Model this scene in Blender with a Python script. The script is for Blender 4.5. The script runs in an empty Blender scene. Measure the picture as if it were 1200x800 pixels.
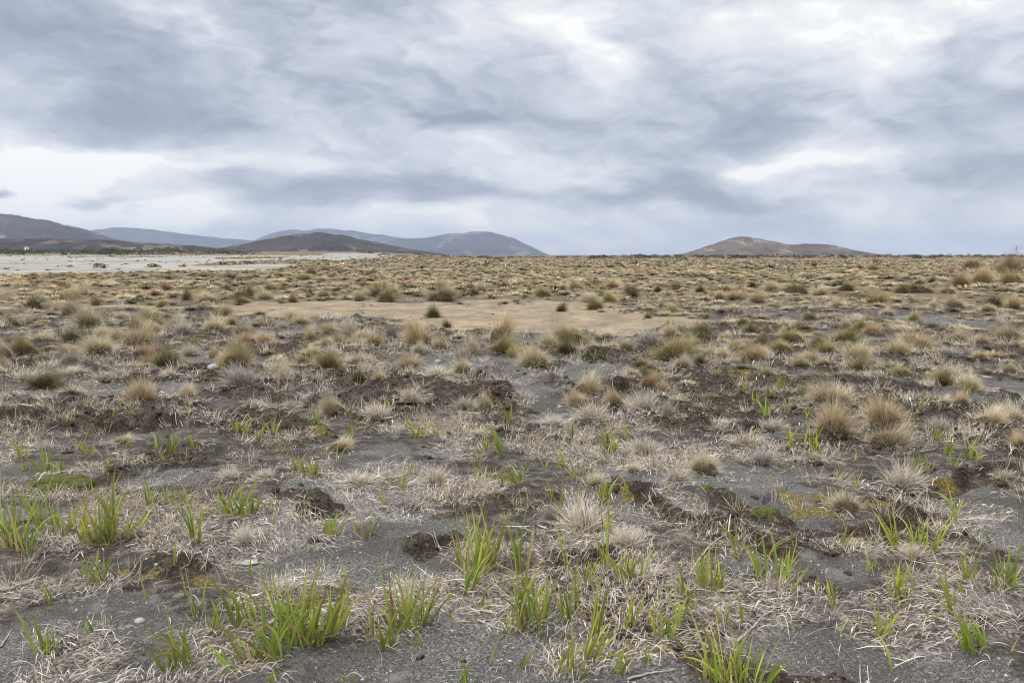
import bpy, math, random
import numpy as np
R = np.random.RandomState
rng = R(7); random.seed(7)
scene = bpy.context.scene
COL = scene.collection

# ---------------------------------------------------------------- camera model
F = 933.0; CAMZ = 1.6; PITCH = math.atan(101.0 / F)
CP, SP = math.cos(PITCH), math.sin(PITCH)
def raydir(x, y):
    u = (np.asarray(x, float) - 600) / F; v = (400 - np.asarray(y, float)) / F
    return np.stack([u, CP + v * SP, -SP + v * CP], -1)

# ---------------------------------------------------------------- noise
_perm = R(3).permutation(4096)
_ga = R(4).uniform(0, 2 * math.pi, 4096)
_gx, _gy = np.cos(_ga), np.sin(_ga)
def perlin(x, y, seed=0):
    x = np.asarray(x, float); y = np.asarray(y, float)
    xi = np.floor(x).astype(np.int64); yi = np.floor(y).astype(np.int64)
    xf = x - xi; yf = y - yi
    def g(ix, iy, dx, dy):
        h = _perm[(_perm[(ix + seed * 57) & 4095] + iy) & 4095]
        return _gx[h] * dx + _gy[h] * dy
    u = xf ** 3 * (xf * (xf * 6 - 15) + 10); v = yf ** 3 * (yf * (yf * 6 - 15) + 10)
    a = g(xi, yi, xf, yf); b = g(xi + 1, yi, xf - 1, yf)
    c = g(xi, yi + 1, xf, yf - 1); d = g(xi + 1, yi + 1, xf - 1, yf - 1)
    return ((a + (b - a) * u) * (1 - v) + (c + (d - c) * u) * v) * 1.5
def fbm(x, y, o=3, seed=0, gain=.5):
    s = 0; a = 1; f = 1
    for k in range(o):
        s = s + a * perlin(x * f + 13.7 * k, y * f - 7.1 * k, seed + k); a *= gain; f *= 2.03
    return s
def sst(a, b, x):
    t = np.clip((x - a) / (b - a), 0, 1)
    return t * t * (3 - 2 * t)

# ---------------------------------------------------------------- ground: what lies where
def flat_pt(x, y):
    d = raydir(x, y); t = -CAMZ / d[..., 2]
    return d[..., 0] * t, d[..., 1] * t
def ellipses(rows):
    out = []
    for (x, y, rx, ry) in rows:
        cx, cy = flat_pt(x, y); ax, _ = flat_pt(x + rx, y)
        _, y0 = flat_pt(x, y + ry); _, y1 = flat_pt(x, max(y - ry, 312))
        out.append((cx, cy, max(ax - cx, .02), max((y1 - y0) / 2, .04)))
    return out
SAND = ellipses([(870,575,62,34),(1175,600,60,48),(662,486,38,14),(650,470,36,14),(630,452,30,12),(612,436,26,9),(600,422,22,7),(1175,450,52,18),(1115,375,42,7),
    (1000,765,170,30),(550,775,140,30),(100,790,160,18),(150,715,110,22),(765,595,50,16),(690,432,55,10),(30,545,45,12),
    (185,560,60,14),(440,645,55,18),(1090,765,90,35),(640,400,40,8),(980,395,40,6),(150,450,60,5),(940,660,80,14),(720,610,40,12)])
PEAT = ellipses([(440,472,80,14),(545,458,50,16),(470,452,110,9),(712,452,40,7),(120,468,110,7),(180,490,75,7),(40,487,60,6),
    (300,462,60,9),(1010,472,70,9),(870,452,90,12),(790,490,70,9),(728,570,18,8),(752,582,22,8),(782,604,24,8),(828,612,30,8),
    (868,630,36,9),(915,640,44,12),(500,640,30,8),(390,640,36,6),(560,592,60,6),(1000,622,64,8),(1062,592,58,12),(950,640,40,10),
    (240,402,20,7),(250,440,50,8),(700,420,50,7),(960,430,60,7),(1090,460,60,6),(330,410,50,6),(420,440,60,8),(560,470,40,8),
    (130,440,60,5),(730,655,25,8),(345,598,24,5),(215,657,24,4),(880,400,40,5),(1040,385,60,5),(1130,560,40,14),(690,470,30,8),
    (1000,450,60,7),(840,470,60,8),(920,480,50,7)])
LITT = ellipses([(300,640,120,12),(200,622,150,16),(620,705,150,34),(780,705,140,42),(700,650,80,22),(1110,730,100,22),(905,722,80,18),
    (520,562,80,12),(410,566,100,12),(650,522,70,9),(860,532,120,10),(500,500,60,9),(1050,640,100,9),(1150,692,70,12),(450,725,90,18),
    (60,690,90,18),(900,694,90,14),(430,594,60,8),(120,432,70,5),(80,450,90,4),(1080,690,90,14),(700,770,90,18),(330,690,70,12),(800,760,60,14),
    (330,610,60,8),(740,540,70,8),(470,545,70,7),(90,585,70,8),(560,640,40,10),(1120,430,60,6),(380,430,80,6),(560,400,40,5),(700,500,60,8),(240,770,80,12)])
MOSS = ellipses([(375,509,34,6),(978,591,60,8),(955,600,45,6),(210,668,52,6),(190,481,22,4),(40,513,38,5),(155,538,16,3),(172,458,14,3),
    (1145,450,22,3),(970,447,22,3),(740,580,24,7),(500,553,32,3),(780,766,34,9),(925,590,26,8),(1120,575,30,6),(560,470,22,4),(850,440,30,3)])
def emask(rows, X, Y, w=.35):
    m = np.zeros_like(X)
    for (cx, cy, rx, ry) in rows:
        near = (np.abs(X - cx) < rx * 2) & (np.abs(Y - cy) < ry * 2)
        if near.any():
            q = np.sqrt(((X[near] - cx) / rx) ** 2 + ((Y[near] - cy) / ry) ** 2)
            m[near] = np.maximum(m[near], 1 - sst(1 - w, 1 + w, q))
    return m
def azpx(X, Y):            # bearing expressed on a plan-view tangent scale
    return 600 + F * X / np.maximum(Y, .01) * .995
def masks(X, Y):
    r = np.hypot(X, Y)
    wx = X + .22 * fbm(X / .9, Y / .9, 2, 41) * np.clip(r / 6, .5, 3); wy = Y + .30 * fbm(X / .9, Y / .9, 2, 47) * np.clip(r / 5, .5, 4)
    n1 = fbm(X / 1.9, Y / 1.6, 3, 5); n2 = fbm(X / 1.1, Y / 1.3, 3, 11); n3 = fbm(X / .75, Y / .9, 3, 17)
    near = 1 - sst(24, 34, r)
    mid = sst(6.0, 8.5, r) * (1 - sst(20, 26, r))
    sand = np.maximum(emask(SAND, wx, wy), sst(.15, .5, n1 + .12 * (1 - sst(3, 5, r)) - .18 * sst(7, 10, r)) * near * .9)
    sand = np.maximum(sand, (1 - sst(3.0, 3.7, r + .5 * n2)) * .8)
    peat = np.maximum(emask(PEAT, wx, wy), sst(.10, .42, -n1 + .28 * mid - .12) * near)
    peat = peat * (1 - .9 * emask(SAND, wx, wy))
    litt = np.maximum(emask(LITT, wx, wy, .5), sst(.05, .6, n3) * near * .55)
    moss = np.maximum(emask(MOSS, wx, wy, .3), sst(.62, .95, n2 - .2 * n3) * near * .7)
    ax = azpx(X, Y)
    # bare tan flat, 17 - 33 m out
    d = Y + 3.0 * fbm(X / 6, Y / 5, 3, 23) + 1.3 * fbm(X / 1.4, Y / 1.6, 2, 24)
    fl = 7.5 * sst(620, 800, ax)
    tan_ = sst(0, 2.0, d - 16.6 - 5.5 * (1 - sst(290, 480, ax))) * (1 - sst(26.5 - fl, 29.5 - fl, d)) * sst(235, 320, ax + 30 * n2) * (1 - sst(850, 960, ax + 40 * n1 - (d - 20) * -8))
    tan_ = np.maximum(tan_, .85 * sst(21, 23, d) * (1 - sst(26, 28, d)) * (1 - sst(250, 330, ax)) * sst(-.2, .3, n1))
    # white sand at the far left
    e = 25 * fbm(X / 30, Y / 60, 3, 31)
    wh = sst(80, 94, r + .6 * e) * (1 - sst(300, 335, r + .8 * e)) * (1 - sst(250, 420, ax + .5 * e + np.clip(120 - r, -100, 40)))
    isl = sst(.1, .5, fbm(X / 26, Y / 90, 2, 37) + .9 * np.exp(-((ax - 350) / 90) ** 2 - ((r - 160) / 60) ** 2) - .35)
    wh = wh * (1 - .85 * isl)
    wh = np.maximum(wh, .8 * sst(230, 280, r) * (1 - sst(420, 460, r)) * (1 - sst(430, 500, ax)) * sst(360, 400, ax))
    far = sst(24, 33, r) * (1 - tan_) * (1 - wh)
    moss = np.maximum(moss * sst(-.5, .6, fbm(X / .16, Y / .2, 3, 87)), .62 * emask(MOSS[:2], wx, wy, .6))
    return dict(sand=sand * (1 - tan_), peat=peat * (1 - tan_), litt=litt * (1 - tan_ * .8), moss=moss * (1 - tan_), tan=tan_, white=wh, far=far)
def polyline(rows):
    q = np.array(rows, float); x, y = flat_pt(q[:, 0], q[:, 1]); return np.stack([x, y], -1)
SCARP = [polyline(p) for p in ([(712,563),(735,573),(752,584),(775,597),(800,610),(845,622),(880,636),(915,650),(960,662)],[(822,578),(850,590),(872,602),(900,610),(935,606)],[(470,652),(495,645),(520,640),(548,628)],
    [(560,588),(600,594),(640,592),(665,585)],[(1000,628),(1030,622),(1060,606),(1095,600)],[(1040,560),(1080,566),(1120,560),(1160,545),(1210,540)],[(340,604),(375,600),(405,592)],[(640,662),(690,664),(725,655)],
    [(300,470),(360,476),(430,480),(500,474)],[(530,470),(570,474),(590,462)],[(800,500),(860,502),(900,492)],[(690,456),(715,458),(745,452)],[(100,500),(160,496),(220,500)],[(0,495),(50,493)],[(960,480),(1010,476),(1070,480)],[(180,668),(215,664),(245,670)])]
def scarps(X, Y):
    """height of the little eroded banks, and how much bare dark earth their faces show"""
    h = np.zeros_like(X); face = np.zeros_like(X)
    wx = X + .05 * perlin(X / .22, Y / .22, 141) + .02 * perlin(X / .07, Y / .07, 143); wy = Y + .06 * perlin(X / .25, Y / .25, 142) + .02 * perlin(X / .07, Y / .07, 144)
    for P in SCARP:
        lo, hi = P.min(0) - 1.0, P.max(0) + 1.0
        k = (wx > lo[0]) & (wx < hi[0]) & (wy > lo[1]) & (wy < hi[1])
        if not k.any(): continue
        x, y = wx[k], wy[k]; best = np.full(len(x), 9.); sg = np.ones(len(x)); along = np.zeros(len(x))
        for i in range(len(P) - 1):
            a, b = P[i], P[i + 1]; d = b - a; t = np.clip(((x - a[0]) * d[0] + (y - a[1]) * d[1]) / (d @ d), 0, 1)
            dx, dy = x - a[0] - t * d[0], y - a[1] - t * d[1]; dist = np.hypot(dx, dy)
            up = dist < best; best = np.where(up, dist, best); sg = np.where(up, np.sign(d[0] * dy - d[1] * dx), sg); along = np.where(up, (i + t) / (len(P) - 1), along)
        sd = best * sg; env = sst(0, .15, along) * (1 - sst(.85, 1, along))
        r = np.hypot(x, y); sc = np.clip(r / 6, .7, 1.6)
        h[k] += env * sc * .058 * (sst(-.03, .03, sd) * np.exp(-np.maximum(sd, 0) / .55) - .35 * np.exp(-((sd + .08) / .09) ** 2))
        face[k] = np.maximum(face[k], env * (1 - sst(.05, .11, np.abs(sd + .02))))
    return h, face
def H(X, Y, m=None):
    X = np.asarray(X, float); Y = np.asarray(Y, float)
    if m is None: m = masks(X, Y)
    r = np.hypot(X, Y); ax = azpx(X, Y)
    near = 1 - sst(22, 32, r)
    rough = 1 - .8 * m['tan']
    h = .07 * fbm(X / 6, Y / 6, 2, 51) * rough + .045 * fbm(X / 1.7, Y / 1.7, 2, 55) * rough
    h += (.016 * fbm(X / .45, Y / .45, 2, 61) + .006 * perlin(X / .11, Y / .11, 67)) * rough * near
    h += .22 * fbm(X / 30, Y / 30, 2, 71) * sst(28, 60, r) * (1 - m['white'] * .7)
    P = sst(.36, .58, m['peat'] + .24 * perlin(X / .23, Y / .23, 73) + .2 * perlin(X / .075, Y / .075, 74))
    cl = np.abs(fbm(X / .28, Y / .28, 3, 77))
    h += P * (.030 + .075 * cl + .03 * np.abs(perlin(X / .07, Y / .07, 79))) * (.30 + .5 * sst(5, 10, r)) * near
    h -= .02 * m['sand'] * near
    L = sst(.3, .7, m['litt'])
    h += L * .018 * np.abs(fbm(X / .12, Y / .12, 2, 83)) * near
    h += m['moss'] * .012
    h += scarps(X, Y)[0]
    left = 1 - sst(420, 560, ax)
    h += left * (1.5 * sst(80, 330, r) + 2.4 * sst(310, 560, r)) + 1.3 * sst(150, 1300, r) * (1 - left)
    return h
def place(x, y):
    """Where the line of sight through photo point (x, y) meets the ground."""
    x = np.atleast_1d(np.asarray(x, float)); y = np.atleast_1d(np.asarray(y, float))
    d = raydir(x, y); t = -CAMZ / d[:, 2]
    lo, hi = t * .7, t * 1.3
    for k in range(24):
        mid = (lo + hi) / 2
        z = CAMZ + d[:, 2] * mid - H(d[:, 0] * mid, d[:, 1] * mid)
        lo = np.where(z > 0, mid, lo); hi = np.where(z > 0, hi, mid)
    t = (lo + hi) / 2
    X, Y = d[:, 0] * t, d[:, 1] * t
    return X, Y, H(X, Y), t

# ---------------------------------------------------------------- mesh helpers
def mesh(name, V, Q=None, attrs=None, T=None, smooth=False):
    me = bpy.data.meshes.new(name)
    V = np.ascontiguousarray(V, dtype=np.float32)
    nq = 0 if Q is None else len(Q); nt = 0 if T is None else len(T)
    loops = np.concatenate([np.asarray(Q).ravel() if nq else np.zeros(0, int), np.asarray(T).ravel() if nt else np.zeros(0, int)]).astype(np.int32)
    start = np.concatenate([np.arange(nq) * 4, nq * 4 + np.arange(nt) * 3]).astype(np.int32)
    me.vertices.add(len(V)); me.vertices.foreach_set('co', V.ravel())
    me.loops.add(len(loops)); me.loops.foreach_set('vertex_index', loops)
    me.polygons.add(nq + nt); me.polygons.foreach_set('loop_start', start)
    if smooth: me.polygons.foreach_set('use_smooth', np.ones(nq + nt, bool))
    for k, a in (attrs or {}).items():
        a = np.asarray(a, dtype=np.float32)
        if a.ndim == 1:
            at = me.attributes.new(k, 'FLOAT', 'POINT'); at.data.foreach_set('value', a)
        else:
            if a.shape[1] == 3: a = np.concatenate([a, np.ones((len(a), 1), np.float32)], 1)
            at = me.attributes.new(k, 'FLOAT_COLOR', 'POINT'); at.data.foreach_set('color', a.ravel())
    me.update(calc_edges=True); me.validate()
    return me
def link(name, me, mat=None, parent=None, loc=None):
    o = bpy.data.objects.new(name, me); COL.objects.link(o)
    if mat is not None and not me.materials: me.materials.append(mat)
    if parent is not None: o.parent = parent
    if loc is not None: o.location = loc
    return o
def empty(name, loc):
    o = bpy.data.objects.new(name, None); COL.objects.link(o); o.location = loc; o.empty_display_size = .1
    return o
def tag(o, label=None, cat=None, group=None, kind=None):
    if label: o['label'] = label
    if cat: o['category'] = cat
    if group: o['group'] = group
    if kind: o['kind'] = kind
    return o
def ribbons(root, az, l0, l1, L, W, K=4, p=1.2, twist=None, tipw=.08, daz=None, belly=.0):
    """N grass blades as tapering ribbons of K quads. l0, l1: lean from the vertical at root and tip."""
    N = len(root); s = np.linspace(0, 1, K + 1)
    pts = np.zeros((N, K + 1, 3)); pts[:, 0] = root
    side = np.zeros((N, K + 1, 3))
    tw = np.zeros(N) if twist is None else twist
    da = np.zeros(N) if daz is None else daz
    for k in range(K + 1):
        th = l0 + (l1 - l0) * s[k] ** p; a = az + da * s[k]
        T = np.stack([np.sin(th) * np.cos(a), np.sin(th) * np.sin(a), np.cos(th)], -1)
        S = np.stack([-np.sin(a), np.cos(a), 0 * a], -1); U = np.cross(T, S)
        side[:, k] = S * np.cos(tw)[:, None] + U * np.sin(tw)[:, None]
        if k < K: pts[:, k + 1] = pts[:, k] + T * (L / K)[:, None]
    w = (1 - s ** 1.6) * (1 - tipw) + tipw
    if belly: w = w * (1 + belly * np.sin(np.pi * np.clip(s * 1.4, 0, 1))) * (0.75 + .25 * np.clip(s * 5, 0, 1))
    wd = W[:, None, None] * w[None, :, None] * .5
    V = np.stack([pts - side * wd, pts + side * wd], 2).reshape(-1, 3)
    b = (np.arange(N)[:, None] * (K + 1) + np.arange(K)[None]).ravel() * 2
    Q = np.stack([b, b + 1, b + 3, b + 2], -1)
    t = np.repeat(np.tile(s, N), 2); rn = np.repeat(rng.rand(N), 2 * (K + 1))
    return V, Q, t, rn
def join(parts):
    V, Q, at = [], [], {}; n = 0
    for v, q, a in parts:
        V.append(v); Q.append(q + n); n += len(v)
        for k, x in a.items(): at.setdefault(k, []).append(x)
    return np.concatenate(V), np.concatenate(Q), {k: np.concatenate(x) for k, x in at.items()}
_ico = None
def ico(level=2):
    import bmesh
    bm = bmesh.new(); bmesh.ops.create_icosphere(bm, subdivisions=level, radius=1)
    bm.verts.ensure_lookup_table()
    V = np.array([v.co[:] for v in bm.verts]); T = np.array([[v.index for v in f.verts] for f in bm.faces]); bm.free()
    return V, T
def tube(path, rad, n=6):
    path = np.asarray(path, float); K = len(path); rad = np.broadcast_to(rad, (K,))
    d = np.gradient(path, axis=0); d /= np.linalg.norm(d, axis=1)[:, None]
    ref = np.where(np.abs(d[:, 2:3]) > .9, np.array([[1., 0, 0]]), np.array([[0, 0, 1.]]))
    a = np.cross(d, ref); a /= np.linalg.norm(a, axis=1)[:, None]; b = np.cross(d, a)
    ph = np.arange(n) / n * 2 * math.pi
    V = (path[:, None] + rad[:, None, None] * (a[:, None] * np.cos(ph)[None, :, None] + b[:, None] * np.sin(ph)[None, :, None])).reshape(-1, 3)
    i, j = np.meshgrid(np.arange(K - 1), np.arange(n), indexing='ij'); i = i.ravel(); j = j.ravel(); j2 = (j + 1) % n
    Q = np.stack([i * n + j, i * n + j2, (i + 1) * n + j2, (i + 1) * n + j], -1)
    return V, Q

# ---------------------------------------------------------------- node helpers
class NT:
    def __init__(s, tree): s.t = tree; tree.nodes.clear()
    def n(s, typ, **kw):
        o = s.t.nodes.new(typ)
        for k, v in kw.items(): setattr(o, k, v)
        return o
    def put(s, sock, v):
        if isinstance(v, bpy.types.NodeSocket): s.t.links.new(v, sock)
        elif v is not None:
            if hasattr(sock.default_value, '__len__'):
                v = tuple(v) if hasattr(v, '__len__') else (v,) * len(sock.default_value)
                if len(v) == 3 and len(sock.default_value) == 4: v = v + (1,)
            sock.default_value = v
    def m(s, op, a, b=None, c=None, clamp=False):
        o = s.n('ShaderNodeMath', operation=op, use_clamp=clamp)
        s.put(o.inputs[0], a); s.put(o.inputs[1], b); s.put(o.inputs[2], c)
        return o.outputs[0]
    def v(s, op, a, b=None):
        o = s.n('ShaderNodeVectorMath', operation=op); s.put(o.inputs[0], a); s.put(o.inputs[1], b)
        return o.outputs['Value'] if op in ('DOT_PRODUCT', 'LENGTH') else o.outputs[0]
    def mix(s, f, a, b, blend='MIX'):
        o = s.n('ShaderNodeMix', data_type='RGBA', blend_type=blend); s.put(o.inputs[0], f); s.put(o.inputs[6], a); s.put(o.inputs[7], b)
        return o.outputs[2]
    def noise(s, vec, scale, detail=4, rough=.55, dist=0):
        o = s.n('ShaderNodeTexNoise'); s.put(o.inputs['Vector'], vec); s.put(o.inputs['Scale'], scale); s.put(o.inputs['Detail'], detail)
        s.put(o.inputs['Roughness'], rough); s.put(o.inputs['Distortion'], dist)
        return o.outputs
    def vor(s, vec, scale, feature='F1'):
        o = s.n('ShaderNodeTexVoronoi', feature=feature); s.put(o.inputs['Vector'], vec); s.put(o.inputs['Scale'], scale)
        return o.outputs
    def ss(s, x, a, b):
        o = s.n('ShaderNodeMapRange', interpolation_type='SMOOTHSTEP'); s.put(o.inputs[0], x); s.put(o.inputs[1], a); s.put(o.inputs[2], b)
        return o.outputs[0]
    def ramp(s, f, stops):
        o = s.n('ShaderNodeValToRGB'); e = o.color_ramp.elements
        while len(e) < len(stops): e.new(.5)
        for i, (p, c) in enumerate(stops): e[i].position = p; e[i].color = tuple(c) + (1,)
        s.put(o.inputs[0], f); return o.outputs[0]
    def attr(s, name, out='Fac'):
        o = s.n('ShaderNodeAttribute', attribute_name=name); return o.outputs[out]
    def hsv(s, col, h=.5, sat=1., val=1.):
        o = s.n('ShaderNodeHueSaturation'); s.put(o.inputs['Hue'], h); s.put(o.inputs['Saturation'], sat); s.put(o.inputs['Value'], val); s.put(o.inputs['Color'], col)
        return o.outputs[0]
def material(name):
    m = bpy.data.materials.new(name); m.use_nodes = True
    return m, NT(m.node_tree)
def finish(nt, col, rough=.8, normal=None, spec=.3, transl=0, tcol=None):
    p = nt.n('ShaderNodeBsdfPrincipled'); nt.put(p.inputs['Base Color'], col); nt.put(p.inputs['Roughness'], rough); nt.put(p.inputs['Specular IOR Level'], spec)
    if normal is not None: nt.put(p.inputs['Normal'], normal)
    out = nt.n('ShaderNodeOutputMaterial'); sh = p.outputs[0]
    if transl:
        t = nt.n('ShaderNodeBsdfTranslucent'); nt.put(t.inputs[0], tcol if tcol is not None else col)
        mx = nt.n('ShaderNodeMixShader'); nt.put(mx.inputs[0], transl); nt.put(mx.inputs[1], sh); nt.put(mx.inputs[2], t.outputs[0]); sh = mx.outputs[0]
    nt.put(out.inputs[0], sh)
def blade_material(name, root, mid, tip, var=.3, transl=.12, huev=.03, tip2=None, dead=None):
    m, nt = material(name)
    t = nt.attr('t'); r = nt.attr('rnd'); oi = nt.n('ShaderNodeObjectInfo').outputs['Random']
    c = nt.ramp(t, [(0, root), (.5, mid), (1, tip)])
    if tip2: c = nt.mix(nt.m('MULTIPLY', nt.ss(t, .72, .95), nt.ss(r, .25, .6)), c, tip2)
    if dead: c = nt.mix(nt.m('MULTIPLY', nt.ss(nt.m('FRACT', nt.m('MULTIPLY', r, 5.1)), .5, .85), .6), c, (.13, .185, .045))
    if dead: c = nt.mix(nt.m('MULTIPLY', nt.ss(nt.m('FRACT', nt.m('MULTIPLY', r, 13.7)), .74, .92), .85), c, dead)
    val = nt.m('ADD', 1 - var, nt.m('MULTIPLY', r, 2 * var))
    val = nt.m('MULTIPLY', val, nt.m('ADD', .86, nt.m('MULTIPLY', oi, .28)))
    hue = nt.m('ADD', .5 - huev / 2, nt.m('MULTIPLY', nt.m('FRACT', nt.m('MULTIPLY', r, 7.3)), huev))
    c = nt.hsv(c, hue, 1, val)
    finish(nt, c, .65, spec=.2, transl=transl)
    return m
def tint_material(name, transl=.1, var=.3):
    m, nt = material(name)
    c = nt.attr('tint', 'Color'); r = nt.attr('rnd')
    c = nt.hsv(c, .5, 1, nt.m('ADD', 1 - var, nt.m('MULTIPLY', r, 2 * var)))
    finish(nt, c, .7, spec=.2, transl=transl)
    return m

# ---------------------------------------------------------------- materials
def ground_material():
    m, nt = material('volcanic_ground')
    P = nt.n('ShaderNodeNewGeometry').outputs['Position']
    A = nt.n('ShaderNodeAttribute', attribute_name='ground_a'); B = nt.n('ShaderNodeAttribute', attribute_name='ground_b')
    sa = nt.n('ShaderNodeSeparateColor'); nt.put(sa.inputs[0], A.outputs['Color'])
    sb = nt.n('ShaderNodeSeparateColor'); nt.put(sb.inputs[0], B.outputs['Color'])
    sand, peat, litt = sa.outputs[0], sa.outputs[1], sa.outputs[2]; moss, tan_, white = sb.outputs[0], sb.outputs[1], sb.outputs[2]
    far = nt.attr('ground_far')
    nbig = nt.noise(P, .9, 5)[0]; nmed = nt.noise(P, 9, 5, .6)[0]; nfin = nt.noise(P, 55, 4, .7)[0]; ngr = nt.noise(P, 190, 2, .6)[0]
    grains = nt.vor(P, 130)['Color']
    gv = nt.n('ShaderNodeSeparateColor'); nt.put(gv.inputs[0], grains); gv = gv.outputs[0]
    rag = nt.m('SUBTRACT', nt.m('ADD', nt.m('MULTIPLY', nmed, .6), nt.m('MULTIPLY', nfin, .4)), .5)
    def fac(mask, a=.35, b=.6, k=1.1): return nt.ss(nt.m('ADD', mask, nt.m('MULTIPLY', rag, k)), a, b)
    # bare soil between everything
    soil = nt.ramp(nt.m('ADD', nt.m('MULTIPLY', nmed, .6), nt.m('MULTIPLY', nfin, .4)), [(.33, (.014, .012, .0105)), (.47, (.056, .049, .043)), (.57, (.135, .12, .105)), (.70, (.40, .36, .315))])
    # grey pumice sand
    spk = nt.m('ADD', nt.m('MULTIPLY', gv, .55), nt.m('MULTIPLY', ngr, .45))
    sandc = nt.ramp(spk, [(.15, (.035, .034, .033)), (.5, (.125, .122, .118)), (.74, (.23, .224, .217)), (.93, (.50, .485, .46))])
    sandc = nt.mix(nt.ss(nbig, .42, .6), sandc, nt.mix(.62, sandc, (.06, .053, .047)))
    sandc = nt.mix(nt.m('MULTIPLY', nt.ss(nt.noise(P, 3.5, 6, .65)[0], .55, .68), .55), sandc, (.25, .24, .225))
    c = nt.mix(fac(sand), soil, sandc)
    # peat and eroded clods
    peatc = nt.ramp(nt.m('ADD', nt.m('MULTIPLY', nmed, .45), nt.m('MULTIPLY', nfin, .55)), [(.30, (.010, .007, .006)), (.48, (.034, .026, .019)), (.58, (.095, .075, .055)), (.70, (.34, .29, .23))])
    c = nt.mix(fac(peat, .35, .7, 1.6), c, peatc)
    # fine straw litter: pale criss-crossing threads
    warp = nt.v('ADD', P, nt.v('MULTIPLY', nt.v('SUBTRACT', nt.noise(P, 6, 3)[1], (.5, .5, .5)), (.28, .28, .28)))
    th1 = nt.vor(warp, 16, 'DISTANCE_TO_EDGE')[0]
    warp2 = nt.v('ADD', P, nt.v('MULTIPLY', nt.v('SUBTRACT', nt.noise(P, 14, 3)[1], (.5, .5, .5)), (.16, .16, .16)))
    th2 = nt.vor(warp2, 34, 'DISTANCE_TO_EDGE')[0]
    thr = nt.m('MAXIMUM', nt.m('SUBTRACT', 1, nt.ss(th1, .02, .075)), nt.m('MULTIPLY', nt.m('SUBTRACT', 1, nt.ss(th2, .03, .11)), .8))
    thr = nt.m('MULTIPLY', thr, nt.ss(nfin, .38, .6))
    strawc = nt.ramp(nt.m('FRACT', nt.m('MULTIPLY', nmed, 5)), [(0, (.30, .26, .22)), (.6, (.45, .39, .33)), (1, (.58, .53, .47))])
    lf = fac(litt, .28, .62, 1.3)
    c = nt.mix(nt.m('MULTIPLY', thr, nt.m('ADD', .10, nt.m('MULTIPLY', lf, .35))), c, strawc)
    c = nt.mix(nt.m('MULTIPLY', nt.m('MULTIPLY', lf, .6), nt.ss(nfin, .46, .62)), c, strawc)
    # moss
    mossc = nt.ramp(nfin, [(.32, (.06, .05, .016)), (.5, (.16, .125, .03)), (.66, (.36, .275, .08))])
    c = nt.mix(nt.m('MULTIPLY', fac(moss, .35, .85, 1.8), .8), c, mossc)
    # bare tan flat
    tanc = nt.ramp(nt.m('ADD', nt.m('MULTIPLY', nt.noise(nt.v('MULTIPLY', P, (1, .55, 1)), 1.3, 7, .7)[0], .7), nt.m('MULTIPLY', nfin, .3)), [(.32, (.13, .10, .072)), (.46, (.26, .205, .148)), (.56, (.36, .295, .195)), (.7, (.51, .435, .305))])
    tanc = nt.mix(nt.m('MULTIPLY', nt.ss(nt.noise(P, .45, 6, .65)[0], .47, .62), .6), tanc, (.25, .20, .15))
    tanc = nt.mix(nt.m('MULTIPLY', nt.ss(nt.noise(P, 3.2, 5, .7)[0], .60, .68), .7), tanc, (.14, .11, .08))
    c = nt.mix(fac(tan_, .25, .75, 1.6), c, tanc)
    # far tussock plain
    nf = nt.noise(P, .35, 8, .72)[0]; nf2 = nt.noise(P, 1.6, 5, .7)[0]
    farc = nt.ramp(nt.m('ADD', nt.m('MULTIPLY', nf, .5), nt.m('MULTIPLY', nf2, .5)), [(.35, (.042, .034, .023)), (.49, (.13, .106, .07)), (.59, (.27, .225, .15)), (.72, (.47, .405, .295))])
    farc = nt.mix(nt.m('MULTIPLY', nt.ss(nt.noise(P, .03, 3)[0], .5, .65), .5), farc, nt.mix(.6, farc, (.27, .15, .085)))
    c = nt.mix(far, c, farc)
    whc = nt.ramp(nt.noise(nt.v('MULTIPLY', P, (.02, .2, 1)), 1.2, 6, .6)[0], [(.36, (.15, .138, .122)), (.47, (.27, .255, .232)), (.56, (.36, .345, .318)), (.7, (.46, .445, .41))])
    c = nt.mix(nt.ss(nt.m('ADD', white, nt.m('MULTIPLY', nt.m('SUBTRACT', nf2, .5), .7)), .3, .6), c, whc)
    h = nt.m('ADD', nt.m('MULTIPLY', nfin, .010), nt.m('MULTIPLY', ngr, .0035))
    h = nt.m('ADD', h, nt.m('MULTIPLY', gv, .003)); h = nt.m('ADD', h, nt.m('MULTIPLY', nmed, .03)); h = nt.m('ADD', h, nt.m('MULTIPLY', thr, .004))
    bmp = nt.n('ShaderNodeBump'); nt.put(bmp.inputs['Strength'], .9); nt.put(bmp.inputs['Distance'], 1.0); nt.put(bmp.inputs['Height'], h)
    finish(nt, c, .9, bmp.outputs[0], spec=.15)
    return m
def hill_material(name, a, b, pale, pt=.66, sc=.004):
    m, nt = material(name)
    P = nt.n('ShaderNodeNewGeometry').outputs['Position']
    n1 = nt.noise(P, sc, 8, .62)[0]; n2 = nt.noise(P, sc * 7, 6, .7)[0]; n3 = nt.noise(nt.v('MULTIPLY', P, (1, .4, 3)), sc * 1.6, 6, .6, 1.0)[0]
    c = nt.mix(nt.ss(nt.m('ADD', nt.m('MULTIPLY', n1, .6), nt.m('MULTIPLY', n2, .4)), .38, .62), a, b)
    c = nt.mix(nt.m('MULTIPLY', nt.ss(n3, pt, pt + .05), nt.ss(n2, .35, .6)), c, pale)
    finish(nt, c, .95, spec=.05)
    return m
M = {}
M['ground'] = ground_material()
M['olive'] = blade_material('olive_tussock', (.075, .065, .028), (.27, .225, .09), (.58, .50, .28))  # tussock roots: real olive base, darkened further to paint in shade under the blades
M['dark'] = blade_material('dark_tussock', (.035, .033, .016), (.11, .098, .042), (.33, .28, .145))
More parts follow.
